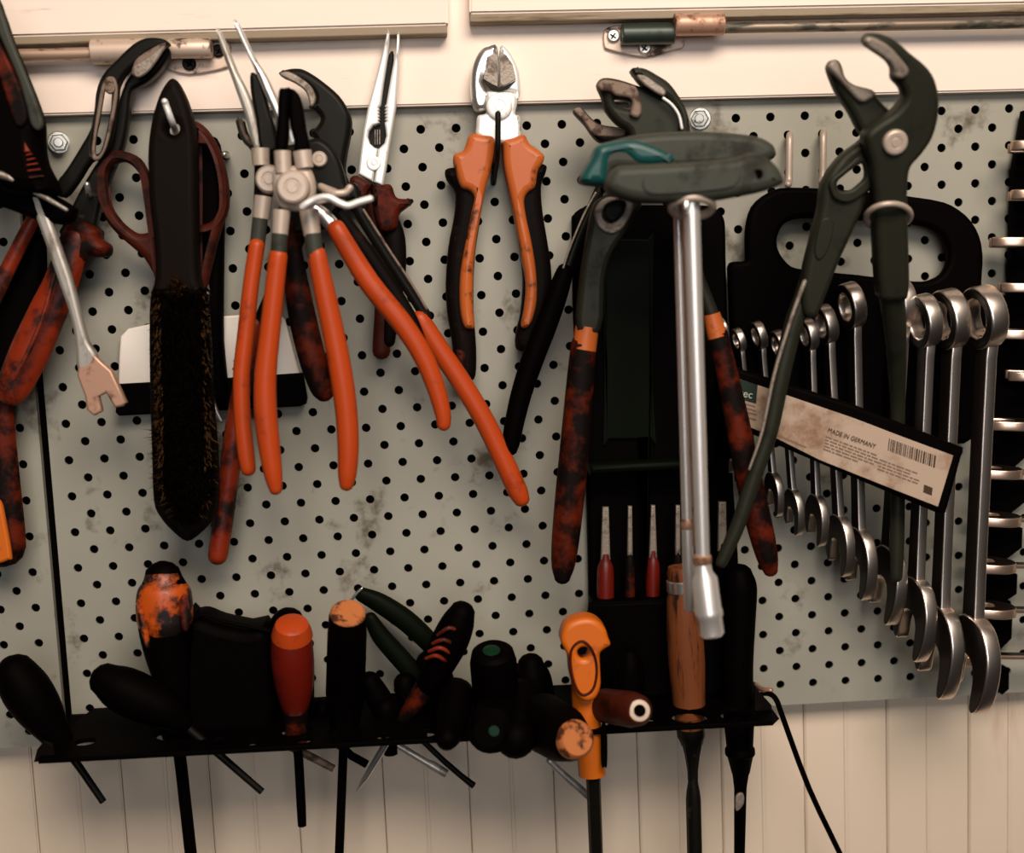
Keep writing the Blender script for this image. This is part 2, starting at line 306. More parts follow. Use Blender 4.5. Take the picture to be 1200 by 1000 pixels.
# ------------------------------------------------------------------ perforated boards
PX, PZ = 0.02, 0.02097542
def perforated(name, x0, x1, zt, zb, lx, lz, label, mat, yb=0.0, stagger=True):
    """zt / zb: board top and bottom height as functions of x; (lx, lz) is one hole."""
    bm = bmesh.new(); R = 0.00255; SEG = 12; T = 0.0013; H = PX / 2
    def f(*v): bm.faces.new([bm.verts.new((a, yb, b)) for a, b in v])
    c0 = math.ceil((x0 + 0.004 + H / 2 - lx) / H); c1 = math.floor((x1 - 0.004 - H / 2 - lx) / H)
    f((x0, zb(x0)), (lx + (c0 - .5) * H, zb(lx + (c0 - .5) * H)), (lx + (c0 - .5) * H, zt(lx + (c0 - .5) * H)), (x0, zt(x0)))
    f((lx + (c1 + .5) * H, zb(lx + (c1 + .5) * H)), (x1, zb(x1)), (x1, zt(x1)), (lx + (c1 + .5) * H, zt(lx + (c1 + .5) * H)))
    for c in range(c0, c1 + 1):
        cx = lx + c * H; xa, xb = cx - H / 2, cx + H / 2; off = (c % 2) * PZ / 2
        top = min(zt(xa), zt(xb)); bot = max(zb(xa), zb(xb))
        j0 = math.ceil((bot + 0.0065 - lz - off) / PZ); j1 = math.floor((top - 0.009 - lz - off) / PZ)
        zs0 = lz + off + j0 * PZ - PZ / 2; zs1 = lz + off + j1 * PZ + PZ / 2
        cell_lo = [max(zs0, 0)] if False else None
        for j in range(j0, j1 + 1):
            cz = lz + off + j * PZ; za, zb_ = cz - PZ / 2, cz + PZ / 2
            a0 = max(za, bot) if j == j0 else za; b0 = min(zb_, top) if j == j1 else zb_
            ring = []; rim = []; deep = []
            for k in range(SEG):
                a = 2 * math.pi * (k + .5) / SEG; ca, sa = math.cos(a), math.sin(a)
                ring.append(bm.verts.new((cx + R * ca, yb, cz + R * sa))); deep.append(bm.verts.new((cx + R * ca, yb + T, cz + R * sa)))
            corners = [(xb, b0), (xa, b0), (xa, a0), (xb, a0)]; cv = [bm.verts.new((p[0], yb, p[1])) for p in corners]
            for s in range(4):                                       # quarter s lies towards corner s
                q = [ring[(s * 3 + t) % SEG] for t in range(3)]
                for t in range(2): bm.faces.new((cv[s], q[t + 1], q[t]))
                bm.faces.new((cv[s], cv[(s + 1) % 4], ring[(s * 3 + 3) % SEG], q[2]))
            for k in range(SEG): bm.faces.new((ring[k], ring[(k + 1) % SEG], deep[(k + 1) % SEG], deep[k]))
        f((xa, zb(xa)), (xb, zb(xb)), (xb, max(zs0, bot)), (xa, max(zs0, bot)))
        if zs1 < top: f((xa, zs1), (xb, zs1), (xb, zt(xb)), (xa, zt(xa)))
        else: f((xa, top), (xb, top), (xb, zt(xb)), (xa, zt(xa)))
    # folded edges all round
    B = 0.0125
    for a, b in (((x0, zb(x0)), (x1, zb(x1))), ((x1, zb(x1)), (x1, zt(x1))), ((x1, zt(x1)), (x0, zt(x0))), ((x0, zt(x0)), (x0, zb(x0)))):
        bm.faces.new([bm.verts.new(q) for q in ((a[0], yb, a[1]), (b[0], yb, b[1]), (b[0], yb + B, b[1]), (a[0], yb + B, a[1]))])
    bmesh.ops.remove_doubles(bm, verts=bm.verts, dist=1e-6)
    for v in bm.verts: v.co = v.co
    bmesh.ops.recalc_face_normals(bm, faces=bm.faces)
    me = bpy.data.meshes.new(name); bm.to_mesh(me); bm.free(); me.materials.append(mat)
    o = link(name, me, None, label, (0.0, yb, 0.0)); o['category'] = 'pegboard'; return o
zt = lambda x: 0.2121 - 0.0072 * (x - 0.05); zbt = lambda x: -0.1483 - 0.0055 * (x - 0.05)
board = perforated('perforated_panel', -0.1905, 0.52, zt, zbt, 0.0, 0.0, 'wide grey perforated steel panel carrying most of the tools', m_board)
board2 = perforated('perforated_panel', -0.62, -0.1955, zt, zbt, -0.20593, -0.04308, 'narrow strip of grey perforated panel showing beyond the dark seam', m_board)
box('added_dark_sheet', -0.1965, 0.5, 0.004, 0.0055, -0.142, 0.205, m_pitch, board); box('added_dark_sheet', -0.6, -0.197, 0.004, 0.0055, -0.142, 0.205, m_pitch, board2)  # unseen black sheets added so the holes and the seam look dark
def bolt(px, py, parent):
    pl = Plane(0.0); c = pl.P(px, py); 
    turned('washer', (px, py, 0.0), (px, py, 0.0016), [(0, 13), (0.7, 13), (1, 12)], m_bolt, parent, 24)
    turned('hex_bolt', (px, py, 0.0016), (px - 0.5, py, 0.0085), [(0, 10.5), (0.8, 10.5), (1, 9)], m_bolt, parent, 6)
    turned('bolt_shank', (px - 0.5, py, 0.008), (px - 0.8, py - .2, 0.0115), [(0, 5.5), (0.8, 5.5), (1, 4.6)], m_bolt, parent, 14)
bolt(69, 167, board); bolt(820.5, 139, board)

# ------------------------------------------------------------------ rod hinges under the doors
def hinge(label, loc, plate_pts, plate_d, rod, sleeves, screws, smat=m_bolt):
    h = thing('rod_hinge', label, 'hinge', loc)
    plate('bracket_plate', plate_pts, plate_d, 0.0018, m_zinc, h, 0.0006)
    for a, b, r, mt in sleeves: turned('sleeve', a, b, [(0, r * .92), (0.02, r), (0.98, r), (1, r * .92)], mt, h, 22)
    turned('rod', rod[0], rod[1], [(0, rod[2]), (1, rod[2])], m_rod if smat is not m_bolt else m_rod_dull, h, 16)
    for x, y, r in screws:
        s = rivet('screw', x, y, r, plate_d + 0.0009, 0.0022, smat, h)
        for an in (0.6, 0.6 + math.pi / 2):
            c, q = math.cos(an) * r * .55, math.sin(an) * r * .55; e, g = -q * 0.2, c * 0.2
            plate('cross_slot', [(x + c + e, y + q + g), (x - c + e, y - q + g), (x - c - e, y - q - g), (x + c - e, y + q - g)], plate_d + 0.0031, 0.0003, m_pitch, s, 0.0001, smooth=0)
    return h
hinge('long rod hinge with a rusty pale sleeve, beneath the left cabinet flap', P(180, 60, 0.012),
      crop(80, 20, 5.714, (560, 290), (560, 330), (640, 345), (815, 385), (1060, 340), (1075, 300), (1090, 200), (1060, 160), (960, 160), (880, 200)), 0.0095,
      ((-150, 69, 0.018), (112, 62.5, 0.018), 7.2), [((108, 61, 0.018), (172, 59.5, 0.018), 14.5, m_zinc), ((166, 57.5, 0.018), (248, 56.5, 0.018), 11.5, m_zinc)],
      [(222, 75, 8.0), (256, 60, 7.5)], m_dark)
hinge('long rod hinge with dark green and copper sleeves, beneath the right cabinet flap', P(780, 40, 0.012),
      crop(690, 0, 4.444, (78, 165), (110, 140), (200, 130), (440, 130), (495, 200), (490, 250), (440, 262), (290, 298), (110, 262), (78, 235)), 0.0095,
      ((846, 33, 0.018), (1500, 22, 0.018), 6.2), [((728.5, 40.5, 0.017), (790, 39.5, 0.017), 12.2, m_zinc_dark), ((790, 29, 0.021), (848, 28, 0.021), 13, m_copper)],
      [(718.5, 42.5, 7.5), (755, 56.5, 7.5)])

# ------------------------------------------------------------------ tools at the left
A = lambda *p: crop(0, 0, 3.7037, *p)
B = lambda *p: crop(0, 230, 3.7037, *p)
Cc = lambda *p: crop(0, 440, 3.7037, *p)
D = lambda *p: crop(230, 10, 3.7037, *p)
E_ = lambda *p: crop(230, 230, 3.7037, *p)
R1 = lambda *p: crop(0, 0, 3.843, *p)
R2 = lambda *p: crop(0, 200, 3.333, *p)

# big cutter hanging head down, grey-black handle with orange inlay
t = thing('pliers', 'big pliers hung head down, grey-black handle with an orange inlay running up out of sight', 'pliers', P(30, 150, 0.06))
plate('handle', R1((-260, -160), (-40, -40), (10, 45), (60, 190), (130, 360), (180, 490), (198, 565), (200, 650), (215, 740), (258, 825), (262, 880), (150, 885), (0, 850), (-160, 700), (-300, 300)), 0.062, 0.022, m_black, t, 0.008, res=3)
plate('side_strip', R1((-30, -40), (10, 45), (60, 190), (130, 360), (180, 490), (197, 560), (172, 590), (140, 560), (120, 480), (85, 360), (30, 230), (-40, 60)), 0.0725, 0.003, m_greybl, t, 0.0014, label='grey green side strip')
plate('inlay', R1((-60, 60), (0, 190), (40, 270), (85, 370), (118, 470), (126, 530), (112, 565), (88, 575), (62, 545), (30, 440), (-10, 330), (-80, 200)), 0.0735, 0.003, m_dip_dark, t, 0.0014)
plate('inlay', R1((110, 638), (137, 684), (110, 688)), 0.0735, 0.002, m_dip_red, t, 0.0008, smooth=0)
for i, (a, b, y) in enumerate(((117, 145, 697), (120, 158, 718), (121, 170, 741), (124, 182, 767), (130, 196, 797))):
    plate('grip_rib', R1((a, y), (b, y - 8), (b + 1, y - 1), (a + 1, y + 8)), 0.0735, 0.002, m_dip_red, t, 0.0006, smooth=0)
plate('head', R1((-160, 830), (60, 815), (190, 850), (330, 930), (345, 960), (310, 1010), (200, 1000), (90, 960), (0, 930), (-160, 900)), 0.052, 0.012, m_black, t, 0.003)

# black-armed pliers with orange end behind
t = thing('pliers', 'black armed pliers with a worn orange handle end, beside the seam', 'pliers', P(5, 400, 0.02))
tube('handle', [(40, 285, 15), (33, 325, 21), (18, 370, 23), (2, 420, 22), (-12, 475, 21)], 0.012, m_black, t, 0.5)
tube('handle', [(2, 470, 13), (0, 520, 19), (1, 580, 24), (2, 620, 27), (2, 640, 28)], 0.024, m_dip_dark, t, 0.5, label='handle with orange lower end')
plate('orange_facet', Cc((-40, 560), (5, 545), (28, 640), (52, 780), (40, 800), (-40, 800)), 0.0355, 0.004, m_amber, t, 0.0015, label='bright amber worn facet')
rivet('pivot', 45, 262, 12, 0.018, 0.004, m_dark, t)

# grooved-joint pliers
t = thing('grooved_joint_pliers', 'dark grooved joint pliers with dirty red handles and closed jaws below the rusty hinge sleeve', 'pliers', P(120, 160, 0.03))
plate('lower_jaw', A((745, 235), (730, 205), (700, 215), (650, 262), (600, 305), (558, 350), (530, 420), (500, 520), (470, 640), (420, 720), (360, 820), (290, 960), (270, 1020), (400, 1030), (440, 900), (490, 760), (540, 640), (562, 520), (575, 410), (600, 385), (645, 362), (690, 322), (725, 275)), 0.021, 0.009, m_dark, t, 0.002)
plate('upper_jaw', A((740, 195), (712, 172), (650, 167), (600, 185), (555, 220), (510, 265), (470, 305), (440, 350), (422, 410), (415, 480), (400, 560), (350, 650), (300, 730), (240, 820), (285, 860), (345, 790), (400, 705), (462, 675), (492, 600), (507, 500), (514, 400), (545, 330), (600, 280), (650, 235), (700, 215)), 0.031, 0.008, m_dark, t, 0.002,
      holes=[A((455, 385), (470, 362), (492, 365), (496, 400), (486, 480), (470, 560), (450, 640), (428, 678), (412, 668), (416, 600), (436, 490))])
plate('slot_rim', A((440, 380), (462, 338), (498, 338), (512, 395), (500, 490), (478, 590), (455, 660), (425, 700), (398, 680), (404, 600), (422, 480)), 0.0355, 0.002, m_rust, t, 0.0008,
      holes=[A((458, 390), (472, 362), (490, 368), (494, 400), (484, 480), (468, 560), (449, 640), (428, 676), (414, 666), (418, 600), (438, 490))])
plate('jaw_teeth', A((575, 300), (600, 250), (700, 190), (722, 196), (705, 225), (640, 275), (612, 312), (590, 335), (575, 325)), 0.0355, 0.003, m_rust, t, 0.001)
plate('gripping_face', A((578, 295), (592, 280), (640, 250), (700, 205), (715, 210), (655, 300), (610, 335), (585, 330)), 0.037, 0.002, m_jaw, t, 0.0008)
rivet('pivot', *A((480, 385))[0], 6.5, 0.0355, 0.002, m_rust, t)
tube('handle', [(58, 222, 5), (36, 262, 8), (12, 310, 9), (-12, 358, 10)], 0.027, m_dip_red, t, 0.9)
plate('hand_guard', B((300, 130), (340, 108), (380, 108), (440, 150), (442, 185), (480, 215), (475, 258), (440, 265), (395, 270), (350, 330), (300, 380), (230, 330), (250, 230)), 0.027, 0.018, m_dip_dark, t, 0.005, res=3)
tube('handle', [(88, 280, 17), (72, 330, 20), (55, 368, 22), (36, 410, 23), (20, 445, 21), (13, 458, 19)], 0.032, m_dip_red, t, 0.65)
tube('grip_ridge', [(64, 322, 2.5), (50, 372, 3), (32, 415, 3), (16, 445, 2)], 0.046, m_dip_red, t)
pegs('steel peg hook lost in the shadow behind the dark grooved joint pliers', [(108, 232, -0.002), (106, 230, 0.02), (104, 226, 0.042), (102, 216, 0.046)])

# claw wrench
t = thing('pry_tool', 'slim chrome pry tool with a flat forked coppery claw, hanging over the red handle', 'pry tool', P(60, 290, 0.055))
plate('shank', R2((120, 108), (150, 92), (175, 115), (238, 290), (280, 410), (305, 500), (330, 600), (352, 670), (385, 728), (360, 770), (308, 775), (300, 700), (290, 620), (270, 540), (240, 455), (180, 280)), 0.055, 0.006, m_greysteel, t, 0.002)
plate('claw', R2((312, 745), (370, 715), (400, 745), (440, 780), (470, 845), (498, 905), (482, 920), (452, 925), (418, 868), (390, 882), (400, 925), (402, 940), (372, 957), (344, 935), (335, 880), (305, 800)), 0.0555, 0.005, m_copper, t, 0.0012, smooth=0)
tube('crossbar', [(-60, 188, 5, 0.075), (5, 206, 4.5, 0.072), (40, 224, 3.5, 0.068), (78, 246, 2.2, 0.064)], None, m_greysteel, t)

# scraper behind brush
t = thing('scraper', 'wide scraper with a scuffed white blade and black rubber edge, hung behind the brush', 'scraper', P(248, 300, 0.006))
plate('blade', [(139, 452), (140, 419), (142, 394), (151, 385), (175, 380), (255, 371), (325, 366), (334, 374), (345, 415), (352, 440), (250, 448)], 0.005, 0.003, m_white, t, 0.001, smooth=0)
plate('rubber_edge', [(139, 450), (250, 444), (355, 437), (360, 466), (359, 473), (352, 476), (250, 481), (141, 487), (137, 483)], 0.0075, 0.008, m_black, t, 0.0015, smooth=0)
plate('handle', [(232, 175), (244, 160), (258, 170), (263, 230), (262, 330), (262, 400), (266, 470), (236, 472), (232, 400), (230, 300)], 0.013, 0.012, m_black, t, 0.004)
pegs('short peg hook ending in a shiny tip right of the red scissors', [(266, 183, -0.002), (265, 182, 0.010), (263, 181, 0.019)], 3.6, m_bolt)

# scissors
t = thing('scissors', 'scissors with two dull red finger loops, blades hidden behind the wire brush', 'scissors', P(205, 300, 0.025))
plate('handle_loop', [(116, 208), (120, 190), (132, 178), (148, 178), (165, 186), (175, 204), (180, 232), (184, 262), (187, 285), (190, 312), (196, 340), (186, 330), (170, 303), (150, 285), (134, 270), (122, 250)], 0.026, 0.010, m_scis, t, 0.0042, res=4,
      holes=[[(128, 200), (138, 192), (150, 191), (163, 203), (171, 225), (177, 250), (180, 263), (177, 271), (167, 274), (157, 271), (143, 259), (131, 241), (126, 222)]])
plate('handle_loop', [(226, 150), (234, 144), (248, 158), (260, 182), (267, 212), (268, 245), (262, 262), (254, 290), (246, 325), (240, 350), (228, 350), (226, 300), (226, 220)], 0.026, 0.010, m_scis, t, 0.0042, res=4,
      holes=[[(231, 165), (240, 168), (250, 185), (257, 212), (258, 240), (250, 258), (238, 263), (231, 258), (230, 210)]])
plate('blade', [(192, 320), (206, 316), (228, 400), (252, 470), (260, 492), (246, 486), (220, 430)], 0.022, 0.0025, m_steel, t, 0.0008)
plate('blade', [(236, 330), (246, 340), (240, 400), (252, 470), (262, 494), (252, 486), (232, 430)], 0.0255, 0.0025, m_steel, t, 0.0008)
rivet('pivot', 232, 385, 6, 0.027, 0.002, m_steel, t)

# wire brush
t = thing('wire_brush', 'long dark wooden wire brush with a pointed handle, hung by its hole', 'brush', P(205, 200, 0.04))
BR = [(204, 93), (194, 103), (186, 121), (180, 143), (176, 173), (176, 205), (178, 243), (183, 285), (184, 325), (178, 350), (177, 400), (178, 470), (180, 530), (182, 585), (190, 605), (205, 622), (221, 633), (236, 624), (250, 608), (256, 585), (255, 530), (250, 467), (247, 400), (243, 350), (235, 325), (233, 270), (231.5, 173), (224, 130), (213, 103)]
plate('back', BR, 0.040, 0.014, m_darkwood, t, 0.004, holes=[ell(205, 152, 7.5, 7.5, 12)], res=3)
bm = bmesh.new(); rb = random.Random(3)
def spike(bm, a, b, r):
    dd = (b - a).normalized(); s = dd.cross(Vector((0.3, 0.2, 1))).normalized(); n = dd.cross(s)
    v = [bm.verts.new(a + (s * math.cos(q) + n * math.sin(q)) * r) for q in (0, 2.09, 4.19)]; e = bm.verts.new(b)
    for i in range(3): bm.faces.new((v[i], v[(i + 1) % 3], e))
for i in range(5200):
    f = rb.random(); y = 338 + f * 275
    cxx = 212 + (y - 338) / 275 * 7; half = 31 if y < 575 else 31 * max(0.1, (618 - y) / 43)
    u = rb.uniform(-1, 1); px = cxx + u * half
    out = u * abs(u) * 7 + rb.gauss(0, 2.2); 
    if y > 500 and abs(u) > 0.8: out += math.copysign(abs(rb.gauss(0, 5)), u)
    spike(bm, P(px, y, 0.046), P(px + out, y + rb.gauss(4, 4), 0.046 + rb.uniform(0.012, 0.02)), 0.00042)
o = link('bristles', bm_mesh('bristles', bm, m_bristle), t, 'dark bristles splayed at the edges'); o['kind'] = 'stuff'
bm = bmesh.new()
for i in range(620):
    if i < 120: px, y, out, up = 207 + rb.gauss(0, 6), 338 + rb.gauss(0, 6), rb.gauss(0, 3), rb.gauss(-3, 3)
    elif i < 520:
        y = rb.uniform(345, 545); sd = rb.choice((-1, -1, 1)); px = 211 + (y - 338) / 275 * 7 + sd * rb.uniform(23, 31); out = sd * abs(rb.gauss(2, 2)); up = rb.gauss(4, 4)
    else:
        y = rb.uniform(480, 610); sd = -1 if i < 590 else 1; px = 213 + (y - 338) / 275 * 7 + sd * rb.uniform(26, 31) * (1 if y < 575 else max(0.4, (622 - y) / 47)); out = sd * abs(rb.gauss(5, 5)); up = rb.gauss(3, 5)
    spike(bm, P(px, y, 0.048), P(px + out, y + up, 0.048 + rb.uniform(0.014, 0.021)), 0.00038)
o = link('tan_bristles', bm_mesh('tan_bristles', bm, m_tan), t, 'lighter tan bristles'); o['kind'] = 'stuff'
pegs('peg hook with a pale flat tip poking through the hole of the wire brush', [(206, 156, -0.002), (205, 152, 0.03), (202, 144, 0.056), (194, 122, 0.06), (193, 119, 0.061)], 3.8, m_bright)

# ------------------------------------------------------------------ big grooved pliers behind the orange bunch
t = thing('water_pump_pliers', 'large dark water pump pliers with open hooked jaw, behind the bunch of orange circlip pliers', 'pliers', P(385, 190, 0.03))
plate('upper_jaw', D((360, 285), (400, 268), (450, 265), (490, 280), (550, 320), (620, 380), (660, 440), (676, 490), (670, 560), (655, 640), (650, 720), (690, 810), (660, 850), (600, 760), (560, 640), (500, 545), (522, 520), (542, 482), (520, 450), (490, 430), (515, 405), (508, 370), (470, 335), (430, 318), (395, 308)), 0.026, 0.011, m_dark, t, 0.003, smooth=3)
plate('gripping_face', D((362, 284), (400, 275), (450, 300), (500, 340), (520, 385), (512, 420), (495, 425), (486, 385), (465, 350), (420, 320), (385, 305)), 0.032, 0.004, m_jaw, t, 0.001)
plate('lower_jaw', D((180, 475), (200, 485), (215, 540), (250, 590), (330, 600), (430, 590), (520, 565), (570, 585), (610, 630), (640, 700), (660, 780), (690, 820), (640, 850), (540, 800), (450, 760), (330, 700), (240, 620), (195, 540)), 0.0375, 0.010, m_dark, t, 0.003)
plate('gripping_face', D((182, 478), (200, 486), (216, 540), (252, 588), (236, 598), (200, 548)), 0.042, 0.004, m_rust, t, 0.001)
rivet('pivot', 374.5, 187, 9.5, 0.0425, 0.003, m_beige, t)
tube('arm', [(412, 222, 9), (424, 252, 8), (455, 302, 7.5), (480, 340, 7), (500, 372, 7)], 0.035, m_dark, t, 0.8)
tube('arm_edge', [(426, 246, 1.6), (456, 293, 1.6), (482, 332, 1.6), (500, 362, 1.6)], 0.0405, m_rust, t)
tube('handle', [(492, 374, 11.5), (515, 410, 12), (540, 447, 12), (566, 490, 12), (588, 535, 12), (605, 572, 12), (611, 585, 10)], 0.035, m_dip, t, 0.9)
tube('arm', [(372, 230, 10), (335, 310, 9), (300, 390, 9)], 0.026, m_dark, t, 0.8)
tube('handle', [(300, 380, 10), (288, 430, 11), (276, 500, 12), (268, 560, 12), (260, 620, 12), (255, 652, 11.5)], 0.026, m_dip_red, t, 0.9)

# ------------------------------------------------------------------ bunch of circlip pliers
S6 = lambda *p: crop(240, 20, 3.571, *p)
t = thing('circlip_pliers', 'circlip pliers with long open silver tips and splayed orange handles, second in the bunch', 'pliers', P(330, 225, 0.06))
plate('long_tip', S6((50, 55), (68, 58), (100, 130), (140, 230), (185, 320), (215, 410), (240, 540), (205, 545), (175, 430), (140, 330), (108, 240), (72, 140)), 0.058, 0.006, m_greysteel, t, 0.002)
plate('long_tip', S6((122, 22), (140, 20), (180, 100), (215, 175), (260, 245), (300, 330), (322, 385), (330, 450), (300, 470), (290, 410), (250, 320), (200, 200), (152, 100)), 0.062, 0.006, m_steel, t, 0.002)
plate('jaw', S6((195, 235), (240, 270), (275, 400), (300, 480), (310, 560), (235, 560), (215, 430), (195, 320)), 0.058, 0.007, m_dark, t, 0.002)
tube('collar', [(305, 174, 11), (306, 194, 10)], 0.062, m_beige, t, 0.8, caps='flat', smooth=0)
rivet('pivot_disc', 317, 211, 17, 0.060, 0.006, m_beige, t)
tube('collar', [(309, 230, 11), (306, 256, 10)], 0.062, m_beige, t, 0.8, caps='flat', smooth=0)
tube('arm', [(308, 190, 10), (310, 214, 12), (307, 240, 10)], 0.058, m_dark, t, 0.7)
tube('sleeve', [(305, 256, 9), (301, 292, 9)], 0.063, m_greybl, t, 0.85, caps='flat', smooth=0)
tube('handle', [(301, 288, 9.5), (294, 335, 9.5), (288, 392, 10), (283, 440, 10), (284, 490, 10), (288, 530, 10), (291, 550, 9)], 0.065, m_dip, t, 0.85)
tube('arm', [(360, 240, 9), (380, 254, 9), (396, 272, 9)], 0.066, m_steel, t, 0.7)
tube('handle', [(394, 268, 11), (432, 330, 12.5), (472, 380, 12.5), (496, 418, 12), (511, 455, 11), (519, 485, 9.5), (520, 498, 8)], 0.068, m_dip, t, 0.85)

t = thing('circlip_pliers', 'circlip pliers with short black jaws and beige collars, foremost of the orange bunch', 'pliers', P(345, 222, 0.085))
plate('jaw', S6((312, 312), (335, 300), (362, 305), (352, 400), (352, 500), (340, 560), (298, 560), (306, 430)), 0.083, 0.007, m_black, t, 0.002)
plate('jaw', S6((356, 306), (392, 322), (412, 380), (425, 470), (440, 560), (380, 562), (376, 520), (362, 470), (354, 400)), 0.083, 0.007, m_black, t, 0.002)
plate('jaw_gleam', S6((352, 478), (368, 470), (380, 500), (378, 525), (362, 522)), 0.080, 0.002, m_bright, t, 0.0006)  # pale sliver painted in as the highlight between the jaws
tube('collar', [(331, 177, 10), (332, 203, 9.5)], 0.084, m_beige, t, 0.8, caps='flat', smooth=0)
tube('collar', [(354, 177, 11), (357, 197, 10.5)], 0.084, m_beige, t, 0.8, caps='flat', smooth=0)
plate('joint', S6((290, 640), (340, 630), (420, 620), (455, 660), (465, 740), (430, 800), (380, 815), (310, 790), (285, 720)), 0.081, 0.008, m_beige, t, 0.003)
rivet('pivot_disc', 344, 220, 20, 0.085, 0.005, m_beige, t)
tube('collar', [(330, 246, 10.5), (328, 275, 9.5)], 0.083, m_beige, t, 0.8, caps='flat', smooth=0)
tube('collar', [(362, 246, 11.5), (366, 276, 10)], 0.085, m_beige, t, 0.8, caps='flat', smooth=0)
tube('sleeve', [(328, 274, 9.5), (326, 304, 9.5)], 0.083, m_greybl, t, 0.85, caps='flat', smooth=0)
tube('sleeve', [(366, 274, 10), (370, 302, 10)], 0.085, m_greybl, t, 0.85, caps='flat', smooth=0)
tube('handle', [(326, 300, 11), (321, 345, 11.5), (316, 392, 12), (311, 440, 13), (311, 480, 13.5), (315, 520, 13), (320, 555, 11), (323, 573, 8)], 0.083, m_dip, t, 0.85)
tube('handle', [(371, 298, 11), (381, 345, 12.5), (391, 392, 13), (400, 440, 13.5), (406, 485, 13), (408, 525, 12.5), (407, 555, 11), (406, 568, 8.5)], 0.085, m_dip, t, 0.85)

t = thing('pliers', 'pliers with sooty dark red grips hanging at the back of the orange bunch', 'pliers', P(370, 290, 0.045))
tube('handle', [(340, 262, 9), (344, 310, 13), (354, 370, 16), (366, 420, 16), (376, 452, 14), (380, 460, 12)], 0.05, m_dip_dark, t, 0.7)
tube('handle', [(396, 250, 8), (420, 282, 9), (450, 325, 9.5), (478, 370, 9), (492, 398, 7)], 0.052, m_blackwear, t, 0.8)
plate('joint', [(345, 205), (372, 210), (392, 235), (402, 262), (380, 270), (350, 275), (332, 268), (334, 235)], 0.048, 0.008, m_dark, t, 0.002)
pegs('bright double-bent peg hook holding the bunch of orange circlip pliers', [(412, 238, -0.002), (400, 240, 0.05), (385, 233, 0.085), (355, 243, 0.098), (368, 234, 0.099), (384, 231, 0.1), (398, 238, 0.1), (408, 241, 0.1), (420, 237, 0.1), (434, 233, 0.1)], 4.2, m_bright)
pegs('short beige peg hook curling just above the bright double-bent one', [(404, 228, -0.002), (396, 226, 0.03), (384, 222, 0.06), (376, 219, 0.072), (390, 226, 0.08), (404, 226, 0.08), (410, 220, 0.08)], 4.5, m_beige)

# ------------------------------------------------------------------ needle-nose pliers
t = thing('needle_nose_pliers', 'long pale silver needle nose pliers with red and black handles', 'pliers', P(450, 190, 0.016))
def teeth(x, y0, y1, dx, n): return [(x + (dx if i % 2 else 0), y0 + (y1 - y0) * i / n) for i in range(n + 1)]
plate('jaw', D((833, 90), (841, 115), (834, 210), (815, 330), (803, 420), *teeth(800, 428, 500, -9, 10), (770, 512), (752, 535), (747, 560), (756, 590), (775, 607), (789, 612), (780, 680), (768, 755), (705, 722), (714, 640), (728, 530), (748, 430), (785, 290), (818, 160)), 0.016, 0.009, m_bright, t, 0.0012, smooth=0)
plate('jaw', D((878, 92), (868, 180), (846, 300), (826, 420), *teeth(818, 428, 500, 9, 10), (823, 530), (826, 556), (818, 588), (800, 606), (790, 614), (784, 680), (772, 757), (812, 772), (826, 690), (850, 540), (868, 430), (880, 250), (884, 120)), 0.016, 0.009, m_bright, t, 0.0012, smooth=0)
plate('recess_dark_plate', D((838, 200), (858, 200), (845, 330), (832, 430), (838, 560), (800, 640), (770, 640), (738, 560), (790, 440), (805, 330)), 0.0135, 0.003, m_dark, t, 0.0008)  # dark plate added so the pipe-grip recess looks shaded
for q in (-10, 0, 10): plate('grip_tooth', D((784 + q, 525), (789 + q, 525), (789 + q, 592), (784 + q, 592)), 0.0155, 0.002, m_jaw, t, 0.0005, smooth=0)
rivet('pivot', *D((770, 672))[0], 8.5, 0.0204, 0.001, m_bright, t)
plate('hand_guard', D((668, 745), (700, 728), (760, 765), (745, 800), (738, 830), (702, 815), (682, 790)), 0.018, 0.014, m_scis, t, 0.003)
plate('hand_guard', D((763, 775), (800, 770), (845, 768), (860, 805), (880, 828), (938, 830), (935, 846), (905, 870), (880, 895), (868, 960), (800, 965), (770, 880)), 0.018, 0.016, m_dip_dark, t, 0.003)
tube('handle', [(432, 226, 6), (441, 262, 8), (446, 310, 9), (448, 360, 9), (447, 395, 10), (447, 412, 10.5)], 0.016, m_scis, t, 0.7)
tube('handle', [(455, 256, 11), (462, 280, 13), (463, 320, 12.5), (459, 360, 10), (455, 400, 8)], 0.017, m_blackwear, t, 0.7)
pegs('small peg hook between the handles of the silver needle nose pliers', [(437, 243, -0.002), (439, 241, 0.014), (440, 238, 0.027), (440, 230, 0.029)], 2.6, m_dark)

# ------------------------------------------------------------------ orange side cutters
I = lambda *p: crop(500, 30, 2.381, *p)
t = thing('side_cutters', 'side cutters with bright orange and black two-tone handles and silver head', 'pliers', P(583, 150, 0.02))
plate('cutting_jaw', I((150, 72), (172, 62), (197, 64), (199, 168), (160, 153), (166, 182), (178, 195), (168, 235), (140, 240), (125, 215), (122, 150), (132, 105)), 0.017, 0.012, m_steel, t, 0.003)
plate('cutting_jaw', I((204, 64), (225, 73), (245, 105), (257, 140), (259, 196), (245, 215), (240, 190), (206, 186), (203, 150)), 0.017, 0.012, m_bright, t, 0.002)
plate('bevel', I((158, 150), (168, 90), (197, 72), (198, 172), (184, 166)), 0.0225, 0.003, m_jaw, t, 0.0002, smooth=0)
plate('bevel_line', I((156, 151), (184, 168), (201, 174), (220, 168), (250, 152), (226, 178), (201, 184), (178, 178)), 0.0238, 0.001, m_dark, t, 0.0001, smooth=0)
plate('bevel', I((205, 72), (222, 84), (240, 110), (249, 150), (220, 167), (205, 172)), 0.0225, 0.003, m_jaw, t, 0.0002, smooth=0)
